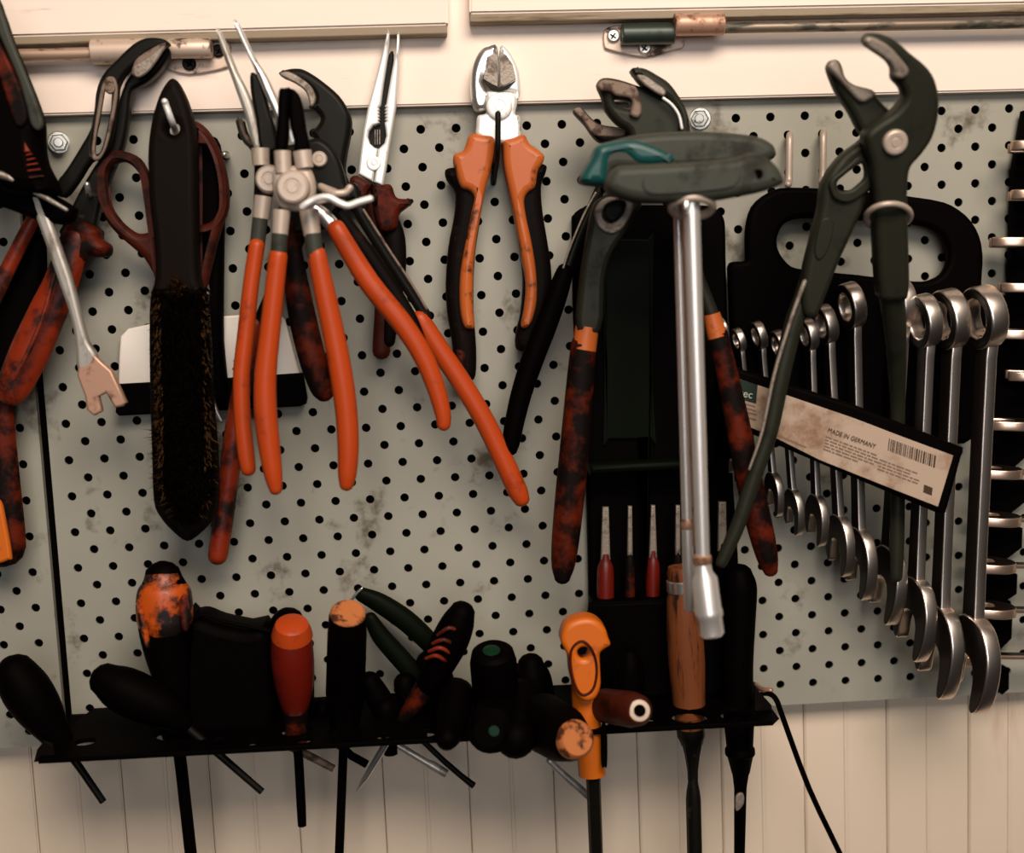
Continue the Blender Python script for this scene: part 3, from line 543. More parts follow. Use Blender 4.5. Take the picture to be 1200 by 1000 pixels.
plate('head_plate', I((142, 255), (166, 246), (164, 205), (172, 186), (238, 190), (252, 212), (246, 250), (260, 258), (260, 320), (230, 330), (190, 330), (140, 310), (138, 285)), 0.018, 0.011, m_bright, t, 0.002)
rivet('pivot', *I((202, 226))[0], 15.5, 0.0235, 0.0025, m_bright, t)
def hand(sgn_black, orange, tip=None):
    plate('grip', sgn_black, 0.014, 0.016, m_blackwear, t, 0.005, res=3, label='black rubber grip')
    plate('grip_inlay', orange, 0.019, 0.016, m_orange, t, 0.004, res=3, label='grubby bright orange upper grip')
    if tip: plate('grip_end', tip, 0.018, 0.010, m_dip_dark, t, 0.003)
hand(I((52, 405), (74, 398), (100, 400), (150, 430), (150, 530), (137, 620), (131, 700), (131, 800), (138, 900), (136, 975), (120, 990), (90, 985), (76, 950), (70, 880), (57, 800), (53, 720), (60, 620), (75, 540), (80, 470), (55, 430)),
     I((120, 307), (155, 308), (186, 315), (188, 345), (180, 400), (165, 450), (150, 530), (138, 600), (130, 680), (130, 790), (133, 840), (118, 846), (103, 838), (92, 790), (92, 700), (105, 620), (125, 520), (132, 482), (118, 463), (95, 453), (80, 410), (73, 375), (80, 360), (103, 350)),
     I((80, 905), (110, 910), (114, 970), (100, 980), (84, 960)))
hand(I((332, 392), (300, 390), (250, 420), (235, 480), (255, 600), (268, 700), (262, 800), (250, 850), (247, 890), (258, 908), (296, 908), (320, 880), (338, 800), (347, 740), (345, 670), (335, 600), (322, 520), (318, 450), (330, 415)),
     I((213, 325), (240, 316), (270, 307), (285, 332), (310, 350), (326, 365), (323, 385), (308, 410), (301, 452), (280, 470), (271, 492), (276, 535), (290, 600), (303, 680), (306, 760), (296, 815), (280, 842), (262, 838), (270, 790), (275, 720), (262, 640), (248, 560), (232, 480), (215, 400), (212, 345)))
pegs('straight dark peg hook between the orange side cutter handles', [(578, 216, -0.002), (580, 200, 0.016), (583, 180, 0.034), (583.5, 150, 0.037), (583.5, 133, 0.037)], 3.4, m_dark)
pegs('thin wire hanging straight down behind the side cutter pivot', [(579, 158, 0.004), (579, 180, 0.005), (578.5, 205, 0.005), (578, 216, 0.004)], 1.6, m_dark)

# ------------------------------------------------------------------ case of small red tools
t = thing('tool_case', 'tall black and bottle green plastic case open at the bottom, holding small red handled tools', 'tool case', P(770, 480, 0.01))
plate('back', [(670, 270), (672, 252), (684, 243), (700, 241), (820, 241), (838, 245), (847, 256), (849, 275), (850, 330), (857, 545), (862, 620), (866, 705), (868, 806), (694, 812), (690, 707), (686, 545), (673, 400)], 0.006, 0.008, m_black, t, 0.002)
plate('lid', [(692, 262), (700, 256), (812, 256), (820, 264), (830, 530), (824, 538), (700, 542), (694, 536)], 0.016, 0.012, m_black, t, 0.003)
plate('lid_panel', [(704, 285), (709, 280), (758, 280), (763, 285), (766, 508), (761, 514), (714, 515), (709, 510)], 0.0225, 0.003, m_darkgreen, t, 0.0012, label='bottle green inset panel')
plate('lip', [(688, 541), (826, 535), (828, 546), (689, 553)], 0.022, 0.024, m_darkgreen, t, 0.003, smooth=0)
plate('lower_front', [(692, 706), (862, 700), (866, 812), (696, 818)], 0.030, 0.006, m_black, t, 0.002, smooth=0)  # black panel added, carries the case down over the dark area below
plate('tray_shelf', [(692, 700), (862, 694), (862, 702), (692, 708)], 0.021, 0.022, m_black, t, 0.001, smooth=0)
pp = [(709.5, 594, 650, 3.6, 5.6, 652, 712, 10.0, 'red handled flat punch with the widest blade, first in the case from the brush side'.replace('from the brush side', 'by the rim'), m_red),
      (738, 593, 645, 2.4, 3.2, 645, 708, 6.0, 'short red handled punch with a scarred neck, second in the open case', m_dip_dark),
      (765, 592, 648, 2.4, 4.8, 648, 706, 8.2, 'clean red handled punch with a tapering blade, third in the open case', m_red),
      (794, 592, 645, 2.6, 3.2, 645, 700, 6.5, 'dark punch in the case, mostly hidden by the wooden chisel', m_dip_dark),
      (846, 588, 640, 4.4, 5.4, 640, 700, 8.0, 'broad grey punch in the case, beside the chrome socket', m_black)]
for x, y0, y1, r0, r1, h0, h1, hr, lab, hm in pp:
    k = thing('punch', lab, 'punch', P(x, (y0 + h1) / 2, 0.022), 'small punches in the plastic case')
    plate('blade', [(x - r0, y0), (x + r0, y0), (x + r1, y1 + 6), (x - r1, y1 + 6)], 0.022, 0.0035, m_jaw, k, 0.0008, smooth=0)
    turned('handle', (x, h0 - 3, 0.022), (x, h1 + 4, 0.022), [(0, hr * .5), (0.12, hr * .62), (0.3, hr), (0.9, hr), (1, hr * .8)], hm, k, 12, smooth=3)

# ------------------------------------------------------------------ two water pump pliers on one hook
R8 = lambda *p: crop(650, 80, 4.548, *p)
J = lambda *p: crop(580, 60, 3.3333, *p)
Kk = lambda *p: crop(580, 340, 2.7778, *p)
t = thing('water_pump_pliers', 'water pump pliers with black dipped handles and a rusty flat lower jaw', 'pliers', P(710, 190, 0.035))
plate('lower_jaw', R8((100, 222), (118, 210), (138, 212), (165, 242), (230, 300), (330, 318), (380, 330), (400, 380), (330, 400), (250, 400), (205, 368), (160, 305), (105, 245)), 0.036, 0.010, m_dark, t, 0.002)
plate('gripping_face', R8((100, 222), (118, 210), (138, 212), (165, 242), (230, 300), (330, 318), (372, 330), (368, 362), (300, 368), (208, 356), (162, 296), (108, 240)), 0.0415, 0.003, m_rust, t, 0.001)
plate('joint', R8((300, 370), (420, 380), (440, 470), (400, 560), (320, 640), (250, 660), (240, 600), (280, 480)), 0.034, 0.010, m_dark, t, 0.003)
tube('arm', [(716, 198, 8), (702, 224, 6), (688, 254, 5), (674, 288, 5), (662, 322, 6)], 0.034, m_dark, t, 0.8)
tube('arm_edge', [(698, 226, 1.3), (684, 252, 1.3), (668, 290, 1.3), (660, 314, 1.3)], 0.0385, m_jaw, t)
tube('handle', [(662, 318, 10), (654, 342, 12.5), (640, 380, 13.5), (626, 416, 13.5), (612, 458, 12.5), (603, 495, 11.5), (599, 518, 10.5), (598, 526, 9)], 0.034, m_black, t, 0.9)
t = thing('water_pump_pliers', 'water pump pliers with grimy orange tipped handles, jaws above the teal tee handle', 'pliers', P(740, 180, 0.05))
plate('lower_jaw', R8((222, 90), (255, 58), (330, 65), (425, 95), (470, 110), (530, 140), (580, 165), (650, 220), (690, 300), (700, 420), (600, 470), (420, 420), (390, 340), (330, 300), (270, 230), (250, 160)), 0.050, 0.012, m_green, t, 0.003,
      holes=[R8((318, 168), (395, 180), (398, 222), (360, 216), (325, 205))])
plate('gripping_face', R8((225, 92), (255, 62), (330, 70), (400, 88), (435, 105), (460, 180), (462, 240), (440, 268), (400, 250), (412, 190), (395, 160), (330, 150), (290, 128), (245, 120)), 0.0575, 0.004, m_rust, t, 0.0015)
plate('upper_jaw', R8((402, 12), (430, 4), (480, 12), (540, 45), (600, 85), (650, 150), (690, 220), (712, 310), (710, 420), (640, 420), (660, 280), (620, 205), (580, 165), (500, 120), (450, 80), (420, 40)), 0.0535, 0.014, m_green, t, 0.003)
plate('gripping_face', R8((435, 40), (480, 40), (540, 80), (590, 120), (575, 150), (510, 115), (465, 80)), 0.0612, 0.003, m_jaw, t, 0.001)
tube('jaw_band', [*[(x, y, 1.9) for x, y in R8((580, 160), (625, 195), (662, 250), (678, 320))]], 0.0610, m_bright, t)
plate('slotted_arm', J((385, 600), (425, 568), (500, 560), (570, 590), (545, 650), (500, 720), (450, 800), (425, 900), (412, 1090), (318, 1090), (330, 900), (345, 790), (362, 690)), 0.053, 0.010, m_green, t, 0.003,
      holes=[J((440, 650), (420, 600), (470, 575), (510, 585), (505, 620), (480, 655), (455, 668))])
plate('slot_rim', J((388, 640), (400, 600), (440, 570), (520, 578), (540, 610), (520, 660), (490, 700), (450, 714), (405, 690)), 0.0585, 0.003, m_jaw, t, 0.001,
      holes=[J((420, 640), (430, 605), (470, 585), (508, 590), (505, 622), (482, 655), (455, 672), (432, 664))])
plate('slot_core', J((425, 640), (440, 590), (510, 585), (500, 640), (460, 670)), 0.047, 0.004, m_dark, t, 0.001)
tube('grip_band', [(688, 383, 14), (686, 398, 14.5), (684, 410, 15)], 0.053, m_orange, t, 0.85, caps='flat', label='clean orange collar of the grip')
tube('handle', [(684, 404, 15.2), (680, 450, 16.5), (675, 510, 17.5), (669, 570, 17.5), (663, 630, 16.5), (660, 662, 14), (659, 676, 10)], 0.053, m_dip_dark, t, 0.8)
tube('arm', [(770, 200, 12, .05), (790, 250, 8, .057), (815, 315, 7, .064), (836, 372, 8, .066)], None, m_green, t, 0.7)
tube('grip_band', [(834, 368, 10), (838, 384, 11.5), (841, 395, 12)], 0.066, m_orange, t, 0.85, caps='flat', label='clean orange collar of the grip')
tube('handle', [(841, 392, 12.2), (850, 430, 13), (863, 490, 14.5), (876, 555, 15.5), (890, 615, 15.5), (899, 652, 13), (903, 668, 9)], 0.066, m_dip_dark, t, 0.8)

# ------------------------------------------------------------------ two tee-handled socket drivers
def tee(label, loc, d, outline, hmat, extra):
    t = thing('tee_socket_driver', label, 'socket driver', loc, 'tee handled socket drivers')
    plate('tee_handle', outline, d, 0.018, hmat, t, 0.0045, res=3, holes=extra.get('holes', ()))
    return t
t = tee('tee handled driver with a teal and grey handle and thin chrome shaft', P(800, 190, 0.1), 0.098,
        J((330, 515), (342, 470), (372, 420), (392, 375), (440, 358), (520, 337), (600, 326), (700, 320), (850, 320), (1000, 336), (1060, 360), (1082, 385), (1080, 420), (1000, 450), (700, 470), (520, 470), (455, 470), (440, 520), (400, 527)), m_greybl, {})
plate('teal_end', J((330, 514), (342, 470), (374, 418), (394, 373), (450, 357), (530, 345), (600, 362), (680, 400), (700, 440), (560, 450), (500, 410), (450, 420), (440, 470), (430, 520), (395, 526)), 0.1022, 0.0125, m_teal, t, 0.0045, res=3, label='teal plastic end')
turned('shaft', (793.5, 215, 0.105), (806, 640, 0.105), [(0, 5.4), (1, 6.4)], m_satin, t, 16)
turned('shaft_collar', (805, 608, 0.105), (805.5, 620, 0.105), [(0, 6.4), (0.3, 8), (0.8, 8), (1, 7)], m_copper, t, 18)
turned('socket', (805.5, 620, 0.105), (808, 716, 0.105), [(0, 7), (0.97, 7), (1, 6)], m_satin, t, 18)
t = tee('tee handled driver with a plain grey handle, thick chrome shaft and stepped socket', P(810, 205, 0.13), 0.128,
        J((430, 525), (443, 485), (470, 456), (530, 450), (700, 442), (850, 432), (940, 417), (990, 403), (1040, 416), (1085, 450), (1112, 500), (1106, 526), (1040, 550), (940, 570), (850, 585), (700, 596), (560, 592), (480, 572), (440, 550)), m_greybl,
        {})
turned('hole_shade_disc', (*J((1028, 480))[0], 0.1355), (*J((1028, 480))[0], 0.1373), [(0, 6), (1, 6)], m_pitch, t, 16)  # black disc painting the dark of the handle's hole
plate('grip_recess', J((580, 500), (620, 478), (800, 465), (930, 455), (960, 480), (930, 530), (800, 550), (640, 560), (585, 545)), 0.1372, 0.0012, m_greybl, t, 0.0005)
tube('rim_ring', [(*p, 5) for p in ell(811, 243, 24, 11.5, 16, -0.05)], Plane(0.127, 0, 2.0, (811, 243)), m_beige, t, closed=True, smooth=2)
turned('shaft', (809.5, 225, 0.128), (823.5, 660, 0.128), [(0, 10.2), (1, 8.2)], m_satin, t, 20)
turned('side_rod', (800, 238, 0.119), (814.5, 640, 0.119), [(0, 2.8), (1, 2.8)], m_copper, t, 10)
turned('shaft_collar', (822.5, 650, 0.128), (823, 661, 0.128), [(0, 9), (0.2, 11), (0.8, 11), (1, 10)], m_copper, t, 20)
turned('socket', (823, 661, 0.128), (834, 745, 0.128), [(0, 10), (0.12, 11), (0.2, 15.5), (0.62, 15.5), (0.65, 16.6), (0.72, 16.6), (0.75, 15), (0.97, 15), (1, 13)], m_satin, t, 24)
pegs('sturdy steel peg hook under the grey tee handle, holding both socket drivers', [(800, 262, -0.002), (801, 258, 0.05), (803, 250, 0.11), (804, 246, 0.145), (804, 238, 0.148)], 4.0, m_steel)

# ------------------------------------------------------------------ two free hooks
for x, y, lab in ((925.5, 158, 'empty peg hook above the wrench rack, the one nearer the tee handles'), (965, 155, 'empty peg hook above the wrench rack, the one nearer the dark green pliers')):
    pegs(lab, [(x, y, -0.003), (x, y + 1, 0.004), (x - .3, y + 5, 0.009), (x - .6, y + 25, 0.010), (x - 1, y + 50, 0.010), (x - 1.3, y + 57, 0.012), (x - 2, y + 58, 0.018)], 4.2, m_beige)

# ------------------------------------------------------------------ big dark green water pump pliers
Mm = lambda *p: crop(820, 20, 3.1263, *p)
t = thing('water_pump_pliers', 'big dark green water pump pliers hanging wide open in front of the wrench rack', 'pliers', P(1048, 166, 0.1))
plL = Plane(0.092, 0, 0.12, (1048, 166)); plR = Plane(0.104, 0, 0.27, (1048, 166))
plate('left_jaw', Mm((465, 190), (472, 168), (487, 157), (505, 165), (516, 190), (526, 222), (560, 250), (625, 268), (642, 295), (690, 345), (740, 370), (790, 400), (800, 440), (780, 500), (740, 530), (690, 560), (640, 600), (610, 640), (590, 700), (545, 800), (500, 900), (462, 1000), (425, 1090), (400, 1100), (372, 1080), (368, 1000), (382, 900), (410, 790), (432, 700), (442, 620), (470, 560), (520, 500), (592, 445), (575, 410), (545, 350), (500, 280), (478, 230)), plL, 0.011, m_green, t, 0.003,
      holes=[Mm((497, 605), (520, 582), (560, 552), (598, 535), (606, 585), (580, 615), (550, 636), (515, 638), (500, 628))])
plate('slot_rim', Mm((475, 600), (520, 560), (590, 505), (614, 560), (625, 620), (590, 655), (540, 680), (495, 668), (478, 640)), Plane(0.0985, 0, 0.12, (1048, 166)), 0.003, m_green, t, 0.001,
      holes=[Mm((497, 605), (520, 582), (560, 552), (598, 535), (606, 585), (580, 615), (550, 636), (515, 638), (500, 628))])
plate('gripping_face', Mm((467, 187), (474, 168), (488, 158), (504, 166), (515, 192), (526, 222), (560, 250), (622, 268), (638, 290), (602, 312), (575, 305), (540, 268), (500, 222)), Plane(0.0985, 0, 0.12, (1048, 166)), 0.004, m_jaw, t, 0.0015)
plate('right_jaw', Mm((598, 85), (612, 62), (635, 58), (665, 64), (710, 85), (760, 130), (815, 175), (848, 222), (864, 290), (862, 360), (840, 440), (800, 500), (762, 545), (752, 600), (750, 700), (754, 800), (758, 930), (755, 1000), (740, 1030), (660, 1030), (645, 980), (634, 800), (628, 640), (618, 540), (600, 470), (596, 425), (640, 385), (700, 345), (738, 295), (730, 258), (704, 228), (702, 190), (680, 158), (640, 130), (605, 105)), plR, 0.012, m_green, t, 0.003)
plate('gripping_face', Mm((600, 88), (614, 72), (640, 76), (690, 104), (735, 152), (762, 190), (757, 215), (732, 226), (708, 215), (702, 182), (660, 142), (620, 116)), Plane(0.111, 0, 0.27, (1048, 166)), 0.004, m_jaw, t, 0.0015)
plate('left_emboss', Mm((440, 760), (458, 736), (482, 740), (490, 775), (470, 850), (440, 890), (420, 860)), Plane(0.0978, 0, 0.12, (1048, 166)), 0.0016, m_green, t, 0.0007)
rivet('pivot', 1047.8, 166.5, 15, Plane(0.1095, 0, 0.27, (1048, 166)), 0.003, m_beige, t, label='pale pivot rivet')
tube('handle', [(951, 325, 14), (941, 352, 12), (930, 380, 11.5), (915, 442, 11), (902, 506, 10), (886, 552, 9.5), (866, 612, 9), (852, 645, 8), (845, 660, 7)], Plane(0.080, 0, 0.02, (930, 380)), m_green, t, 0.8)
tube('handle_edge', [(943, 330, 3), (927, 374, 2.4), (907, 440, 2.2), (893, 506, 2), (878, 550, 1.6)], Plane(0.088, 0, 0.02, (930, 380)), m_jaw, t)
tube('handle', [(1042, 318, 17, 0.086), (1045, 345, 15.5, 0.0815), (1049, 385, 13, 0.073), (1051, 427, 11, 0.0625), (1052, 470, 9, 0.052), (1052, 520, 8.5, 0.047), (1052, 580, 8.5, 0.047), (1051, 640, 8.5, 0.047), (1050, 676, 7.5, 0.047)], None, m_green, t, 0.8)
tube('wire_ring', [(*p, 3.6) for p in ell(1041, 254, 26, 15, 16, -0.1)], Plane(0.095, 0, 2.2, (1041, 254)), m_beige, t, closed=True, smooth=2, label='pale wire ring round the handle')

# ------------------------------------------------------------------ wrench rack in the middle
N_ = lambda *p: crop(820, 300, 3.1579, *p)
rack = thing('wrench_rack', 'black plastic wrench rack with carrying handle and a slanting printed label bar', 'wrench rack', P(1000, 380, 0.02))
plate('back', [(853, 330), (853, 312), (858, 307), (872, 306), (873, 300), (873, 270), (880, 243), (900, 226), (925, 220), (1000, 224), (1090, 234), (1122, 246), (1142, 268), (1150, 298), (1148, 345), (1146, 470), (1128, 520), (1010, 500), (900, 470), (862, 450)], 0.0130, 0.008, m_black, rack, 0.003,
      holes=[[(910, 290), (912, 272), (922, 260), (945, 256), (1000, 258), (1060, 262), (1088, 268), (1104, 280), (1110, 300), (1104, 318), (1092, 327), (1070, 330), (1000, 322), (940, 316), (922, 309)]])
barp = Plane(0.060, 0.14, 0, (990, 515))
plate('front_bar', [(838, 424), (862, 431), (1000, 474), (1127, 524), (1124, 534), (1106, 600), (1096, 600), (990, 555), (880, 508), (836, 490)], barp, 0.010, m_black, rack, 0.002, smooth=0)
lblp = Plane(0.0654, 0.14, 0, (990, 515))
lab = plate('label', [(855, 441), (902, 456), (918, 462), (1000, 490), (1060, 513), (1117, 534), (1099, 594), (1040, 571), (960, 539), (908, 513), (848, 488)], lblp, 0.0008, m_label, rack, 0.0002, smooth=0, label='stained pale label')
ANG = math.atan2(72, 200)
plate('logo_block', [(864, 444), (888, 451.5), (886, 473), (862, 466)], Plane(0.0661, 0.14, 0, (990, 515)), 0.0004, m_logo, lab, 0.0001, smooth=0, label='dark green printed block')
text('printed_text', 'tec', Plane(0.0665, 0.14, 0, (990, 515)), 866, 464, 12.5, ANG * .6, m_paleprint, lab)
text('printed_text', 'MADE IN GERMANY', Plane(0.0660, 0.14, 0, (990, 515)), 969.5, 506, 7.6, ANG * .98, m_print, lab, sx=0.86)
bm = bmesh.new(); rb = random.Random(11); pb = Plane(0.0660, 0.14, 0, (990, 515))
def qd(bm, pts): bm.faces.new([bm.verts.new(pb.P(*p)) for p in pts])
xx = 0.0
while xx < 53:
    wd = rb.choice((0.8, 1.3, 2.0, 1.0)); bx = 1042 + xx; by = 514 + xx * .37
    qd(bm, [(bx, by), (bx + wd, by + wd * .37), (bx + wd - 1.6, by + wd * .37 + 14), (bx - 1.6, by + 14)]); xx += wd + rb.choice((0.7, 1.0, 1.5))
link('barcode', bm_mesh('barcode', bm, m_print), lab)
bm = bmesh.new()
for r in range(5):
    xx = 0
    while xx < (58 if r < 4 else 40):
        wd = rb.uniform(3, 9); bx = 968 - r * .7 + xx; by = 511 + r * 3.6 + xx * .37
        qd(bm, [(bx, by), (bx + wd, by + wd * .37), (bx + wd - .4, by + wd * .37 + 1.7), (bx - .4, by + 1.7)]); xx += wd + 1.2
for r in range(4):
    xx = 0
    while xx < 44:
        wd = rb.uniform(3, 9); bx = 1031 - r * .8 + xx; by = 538 + r * 3.6 + xx * .37
        if r != 1 or xx < 30: qd(bm, [(bx, by), (bx + wd, by + wd * .37), (bx + wd - .4, by + wd * .37 + 1.5), (bx - .4, by + 1.5)])
        xx += wd + 1.2
for bx, by, wd in ((861, 474, 25), (863, 479, 24), (861, 484.5, 25), (862, 469.6, 23)): qd(bm, [(bx, by - .5), (bx + wd, by + wd * .28), (bx + wd, by + wd * .28 + 1.8), (bx, by + 1.3)])
qd(bm, [(912, 509.5), (945, 523.5), (944.5, 525.5), (911.5, 511.5)])
link('small_print', bm_mesh('small_print', bm, m_faint), lab)
bm = bmesh.new(); qd(bm, [(1083, 568), (1093, 572), (1092, 581), (1082, 577)]); link('printed_mark', bm_mesh('printed_mark', bm, m_print), lab)

def wrench_meshes(st, mat):
    """A combination wrench 1 unit long: local z up the shank, x across the flat, y through its thickness."""
    T = 0.036
    def sheet(name, outer, holes, t, bev, ang=0.0):
        cu = bpy.data.curves.new('c', 'CURVE'); cu.dimensions = '2D'; cu.fill_mode = 'BOTH'; cu.extrude = t / 2 - bev; cu.bevel_depth = bev; cu.offset = -bev; cu.bevel_resolution = 2
        for ring in [outer] + holes:
            sp = cu.splines.new('POLY'); sp.points.add(len(ring) - 1); sp.use_cyclic_u = True
            for s, (a, b) in zip(sp.points, ring): s.co = (a, b, 0, 1)
        ob = bpy.data.objects.new('c', cu); me = bpy.data.meshes.new_from_object(ob); me.name = name; bpy.data.objects.remove(ob)
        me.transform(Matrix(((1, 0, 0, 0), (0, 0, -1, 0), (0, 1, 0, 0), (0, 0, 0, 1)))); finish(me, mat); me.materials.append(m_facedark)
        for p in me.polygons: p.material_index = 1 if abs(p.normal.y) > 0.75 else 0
        return me
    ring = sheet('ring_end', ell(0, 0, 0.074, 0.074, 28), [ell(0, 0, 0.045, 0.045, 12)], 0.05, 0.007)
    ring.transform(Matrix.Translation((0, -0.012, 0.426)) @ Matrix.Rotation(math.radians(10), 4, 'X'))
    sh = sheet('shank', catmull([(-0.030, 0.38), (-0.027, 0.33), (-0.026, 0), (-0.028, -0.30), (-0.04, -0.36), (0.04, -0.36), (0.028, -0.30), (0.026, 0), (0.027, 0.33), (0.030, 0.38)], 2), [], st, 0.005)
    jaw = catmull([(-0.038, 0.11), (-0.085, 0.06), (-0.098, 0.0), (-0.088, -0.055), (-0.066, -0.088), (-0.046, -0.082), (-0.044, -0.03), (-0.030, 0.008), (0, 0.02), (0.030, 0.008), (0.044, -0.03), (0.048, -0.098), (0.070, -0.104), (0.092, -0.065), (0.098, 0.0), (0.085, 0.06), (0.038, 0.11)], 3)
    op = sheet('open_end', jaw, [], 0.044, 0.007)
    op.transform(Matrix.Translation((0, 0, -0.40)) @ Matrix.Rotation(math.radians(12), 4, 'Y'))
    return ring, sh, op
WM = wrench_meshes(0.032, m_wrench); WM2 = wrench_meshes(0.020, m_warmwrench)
def wrench(label, group, a, b, xdir, meshes, wide=1.0, flip=1):
    """Lay a wrench from its ring end a to its open end b (world points); xdir is the way its edge faces."""
    Lg = (a - b).length; z = (a - b).normalized(); xv = Vector(xdir); xv = (xv - z * xv.dot(z)).normalized(); y = z.cross(xv) 
    o = bpy.data.objects.new('combination_wrench', None); COL.objects.link(o); o.empty_display_size = 0.05
    c = (a + b) / 2
    o.matrix_world = Matrix(((xv.x * Lg * wide, y.x * Lg * wide, z.x * Lg, c.x), (xv.y * Lg * wide, y.y * Lg * wide, z.y * Lg, c.y), (xv.z * Lg * wide, y.z * Lg * wide, z.z * Lg, c.z), (0, 0, 0, 1)))
    for me in meshes:
        k = bpy.data.objects.new(me.name, me); COL.objects.link(k); k.parent = o
    setp(o, label, 'wrench', group); return o
ws = [((1159, 334), (1136, 822), 'largest combination wrench in the middle rack, beside the end of the label', 0.055, 1.0),
      ((1118, 338), (1098, 806), 'second largest wrench in the middle rack, its pale jaw tip showing beside the largest', 0.046, 0.95),
      ((1088, 344), (1070, 764), 'third largest wrench in the middle rack, under the barcode', 0.042, 0.95),
      ((1060, 326), (1037, 722), 'wrench in the middle rack crossing behind the hanging straight plier handle', 0.032, 0.95),
      ((1000, 330), (1008, 694), 'wrench with its ring end in front of the rack carrying slot', 0.034, 0.95),
      ((969, 356), (986, 668), 'middle sized rack wrench under the printed country line', 0.033, 0.95),
      ((949, 372), (958, 634), 'rack wrench just past the slanted green plier handle', 0.032, 0.95),
      ((914, 386), (932, 622), 'fourth smallest rack wrench, its jaw below the blank end of the label', 0.031, 0.95),
      ((890, 376), (909, 600), 'third smallest rack wrench, its jaw just above the dark red handle tip', 0.030, 0.95),
      ((866, 384), (886, 575), 'second smallest rack wrench, by the logo end of the label', 0.029, 0.95),
      ((846, 372), (862, 560), 'smallest rack wrench, beside the orange banded handle', 0.028, 0.95)]
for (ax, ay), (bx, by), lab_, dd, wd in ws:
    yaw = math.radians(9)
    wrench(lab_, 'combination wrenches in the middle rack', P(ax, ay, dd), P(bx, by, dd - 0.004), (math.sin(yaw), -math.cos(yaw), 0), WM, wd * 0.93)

# ------------------------------------------------------------------ rack at the right edge
rk = thing('wrench_rack', 'tall black saw-toothed wrench rack cut off by the picture edge', 'wrench rack', P(1170, 500, 0.01))
rk_pts = [(1198, 130), (1290, 130), (1290, 300), (1230, 480)]
for y_, x_ in ((497, 1206), (553, 1202), (608, 1196), (662, 1190), (714, 1184)):
    rk_pts += [(x_ - 18, y_ - 4), (x_ - 18, y_ + 7), (x_, y_ + 10), (x_ - 1, y_ + 33)]
rk_pts += [(1166, 764), (1164, 774), (1180, 782), (1180, 806), (1172, 813), (1158, 800), (1146, 780), (1148, 480), (1142, 470), (1143, 346), (1181, 346), (1186, 200)]
plate('back', rk_pts, 0.007, 0.006, m_black, rk, 0.0004, smooth=0)
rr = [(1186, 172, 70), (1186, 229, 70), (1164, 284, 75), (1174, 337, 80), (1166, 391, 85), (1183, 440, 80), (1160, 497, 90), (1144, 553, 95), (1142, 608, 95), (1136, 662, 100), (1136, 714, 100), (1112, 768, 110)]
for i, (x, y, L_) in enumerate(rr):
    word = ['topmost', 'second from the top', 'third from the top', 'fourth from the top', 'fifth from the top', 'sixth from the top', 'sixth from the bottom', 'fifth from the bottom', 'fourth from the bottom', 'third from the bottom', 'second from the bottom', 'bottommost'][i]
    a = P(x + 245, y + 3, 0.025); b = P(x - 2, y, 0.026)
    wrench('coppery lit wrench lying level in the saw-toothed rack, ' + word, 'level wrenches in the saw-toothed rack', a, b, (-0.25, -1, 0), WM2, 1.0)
# ------------------------------------------------------------------ shelf
sh = thing('tool_shelf', 'long black steel shelf pierced with holes, carrying the row of handles', 'shelf', P(480, 860, 0.03))
f0 = P(45, 893, 0.078); f1 = P(906, 848, 0.078); b0 = Vector((f0.x + 0.006, -0.001, f0.z)); b1 = Vector((f1.x + 0.004, -0.001, f1.z))
holes_px = [(205, 862, 22), (347, 858, 18), (402, 860, 16), (449, 868, 10), (694, 850, 22), (810, 846, 22), (867, 846, 20), (100, 872, 12), (257, 872, 12), (356, 872, 10), (500, 868, 12), (520, 862, 10), (296, 873, 8), (458, 872, 5), (650, 850, 12), (762, 845, 8), (845, 843, 5)]
bm = bmesh.new()
def slab(bm, q, th):
    a = [bm.verts.new(p) for p in q]; b = [bm.verts.new(p - Vector((0, 0, th))) for p in q]
    bm.faces.new(a); bm.faces.new(list(reversed(b)))
    for i in range(4): bm.faces.new((a[i], b[i], b[(i + 1) % 4], a[(i + 1) % 4]))
cu = bpy.data.curves.new('c', 'CURVE'); cu.dimensions = '2D'; cu.fill_mode = 'BOTH'; cu.extrude = 0.0009; cu.bevel_depth = 0.0004; cu.offset = -0.0004
ax_ = (f1 - f0).normalized(); ay_ = Vector((0, 1, 0)); az_ = ax_.cross(ay_)
def shelf_uv(p): q = p - f0; return (q.dot(ax_), q.dot(ay_))
outline = [shelf_uv(p) for p in (f0, f1, f1 + Vector((0.006, 0.025, 0)), b1, b0, f0 + Vector((-0.004, 0.02, 0)))]
def on_shelf(px, py): r = ray(px, py); k_ = (f0 - CAM).dot(az_) / r.dot(az_); return CAM + r * k_
rings = [outline]
for x, y, r in holes_px:
    c = on_shelf(x, y); R_ = r * mpp(c); u, v = shelf_uv(c); v = min(max(v, R_ + 0.004), 0.078 - R_ - 0.004)
    if all((u - (sum(a for a, _ in g) / len(g))) ** 2 + (v - (sum(b for _, b in g) / len(g))) ** 2 > (R_ + 0.012) ** 2 for g in rings[1:]): rings.append([(u + R_ * math.cos(6.28318 * k / 16), v + R_ * math.sin(6.28318 * k / 16)) for k in range(16)])
for ring in rings:
    sp = cu.splines.new('POLY'); sp.points.add(len(ring) - 1); sp.use_cyclic_u = True
    for s, (a, b) in zip(sp.points, ring): s.co = (a, b, 0, 1)
ob = bpy.data.objects.new('c', cu); me = bpy.data.meshes.new_from_object(ob); bpy.data.objects.remove(ob)
me.transform(Matrix(((ax_.x, ay_.x, az_.x, f0.x), (ax_.y, ay_.y, az_.y, f0.y), (ax_.z, ay_.z, az_.z, f0.z), (0, 0, 0, 1))))
finish(me, m_black); link('top', me, sh)
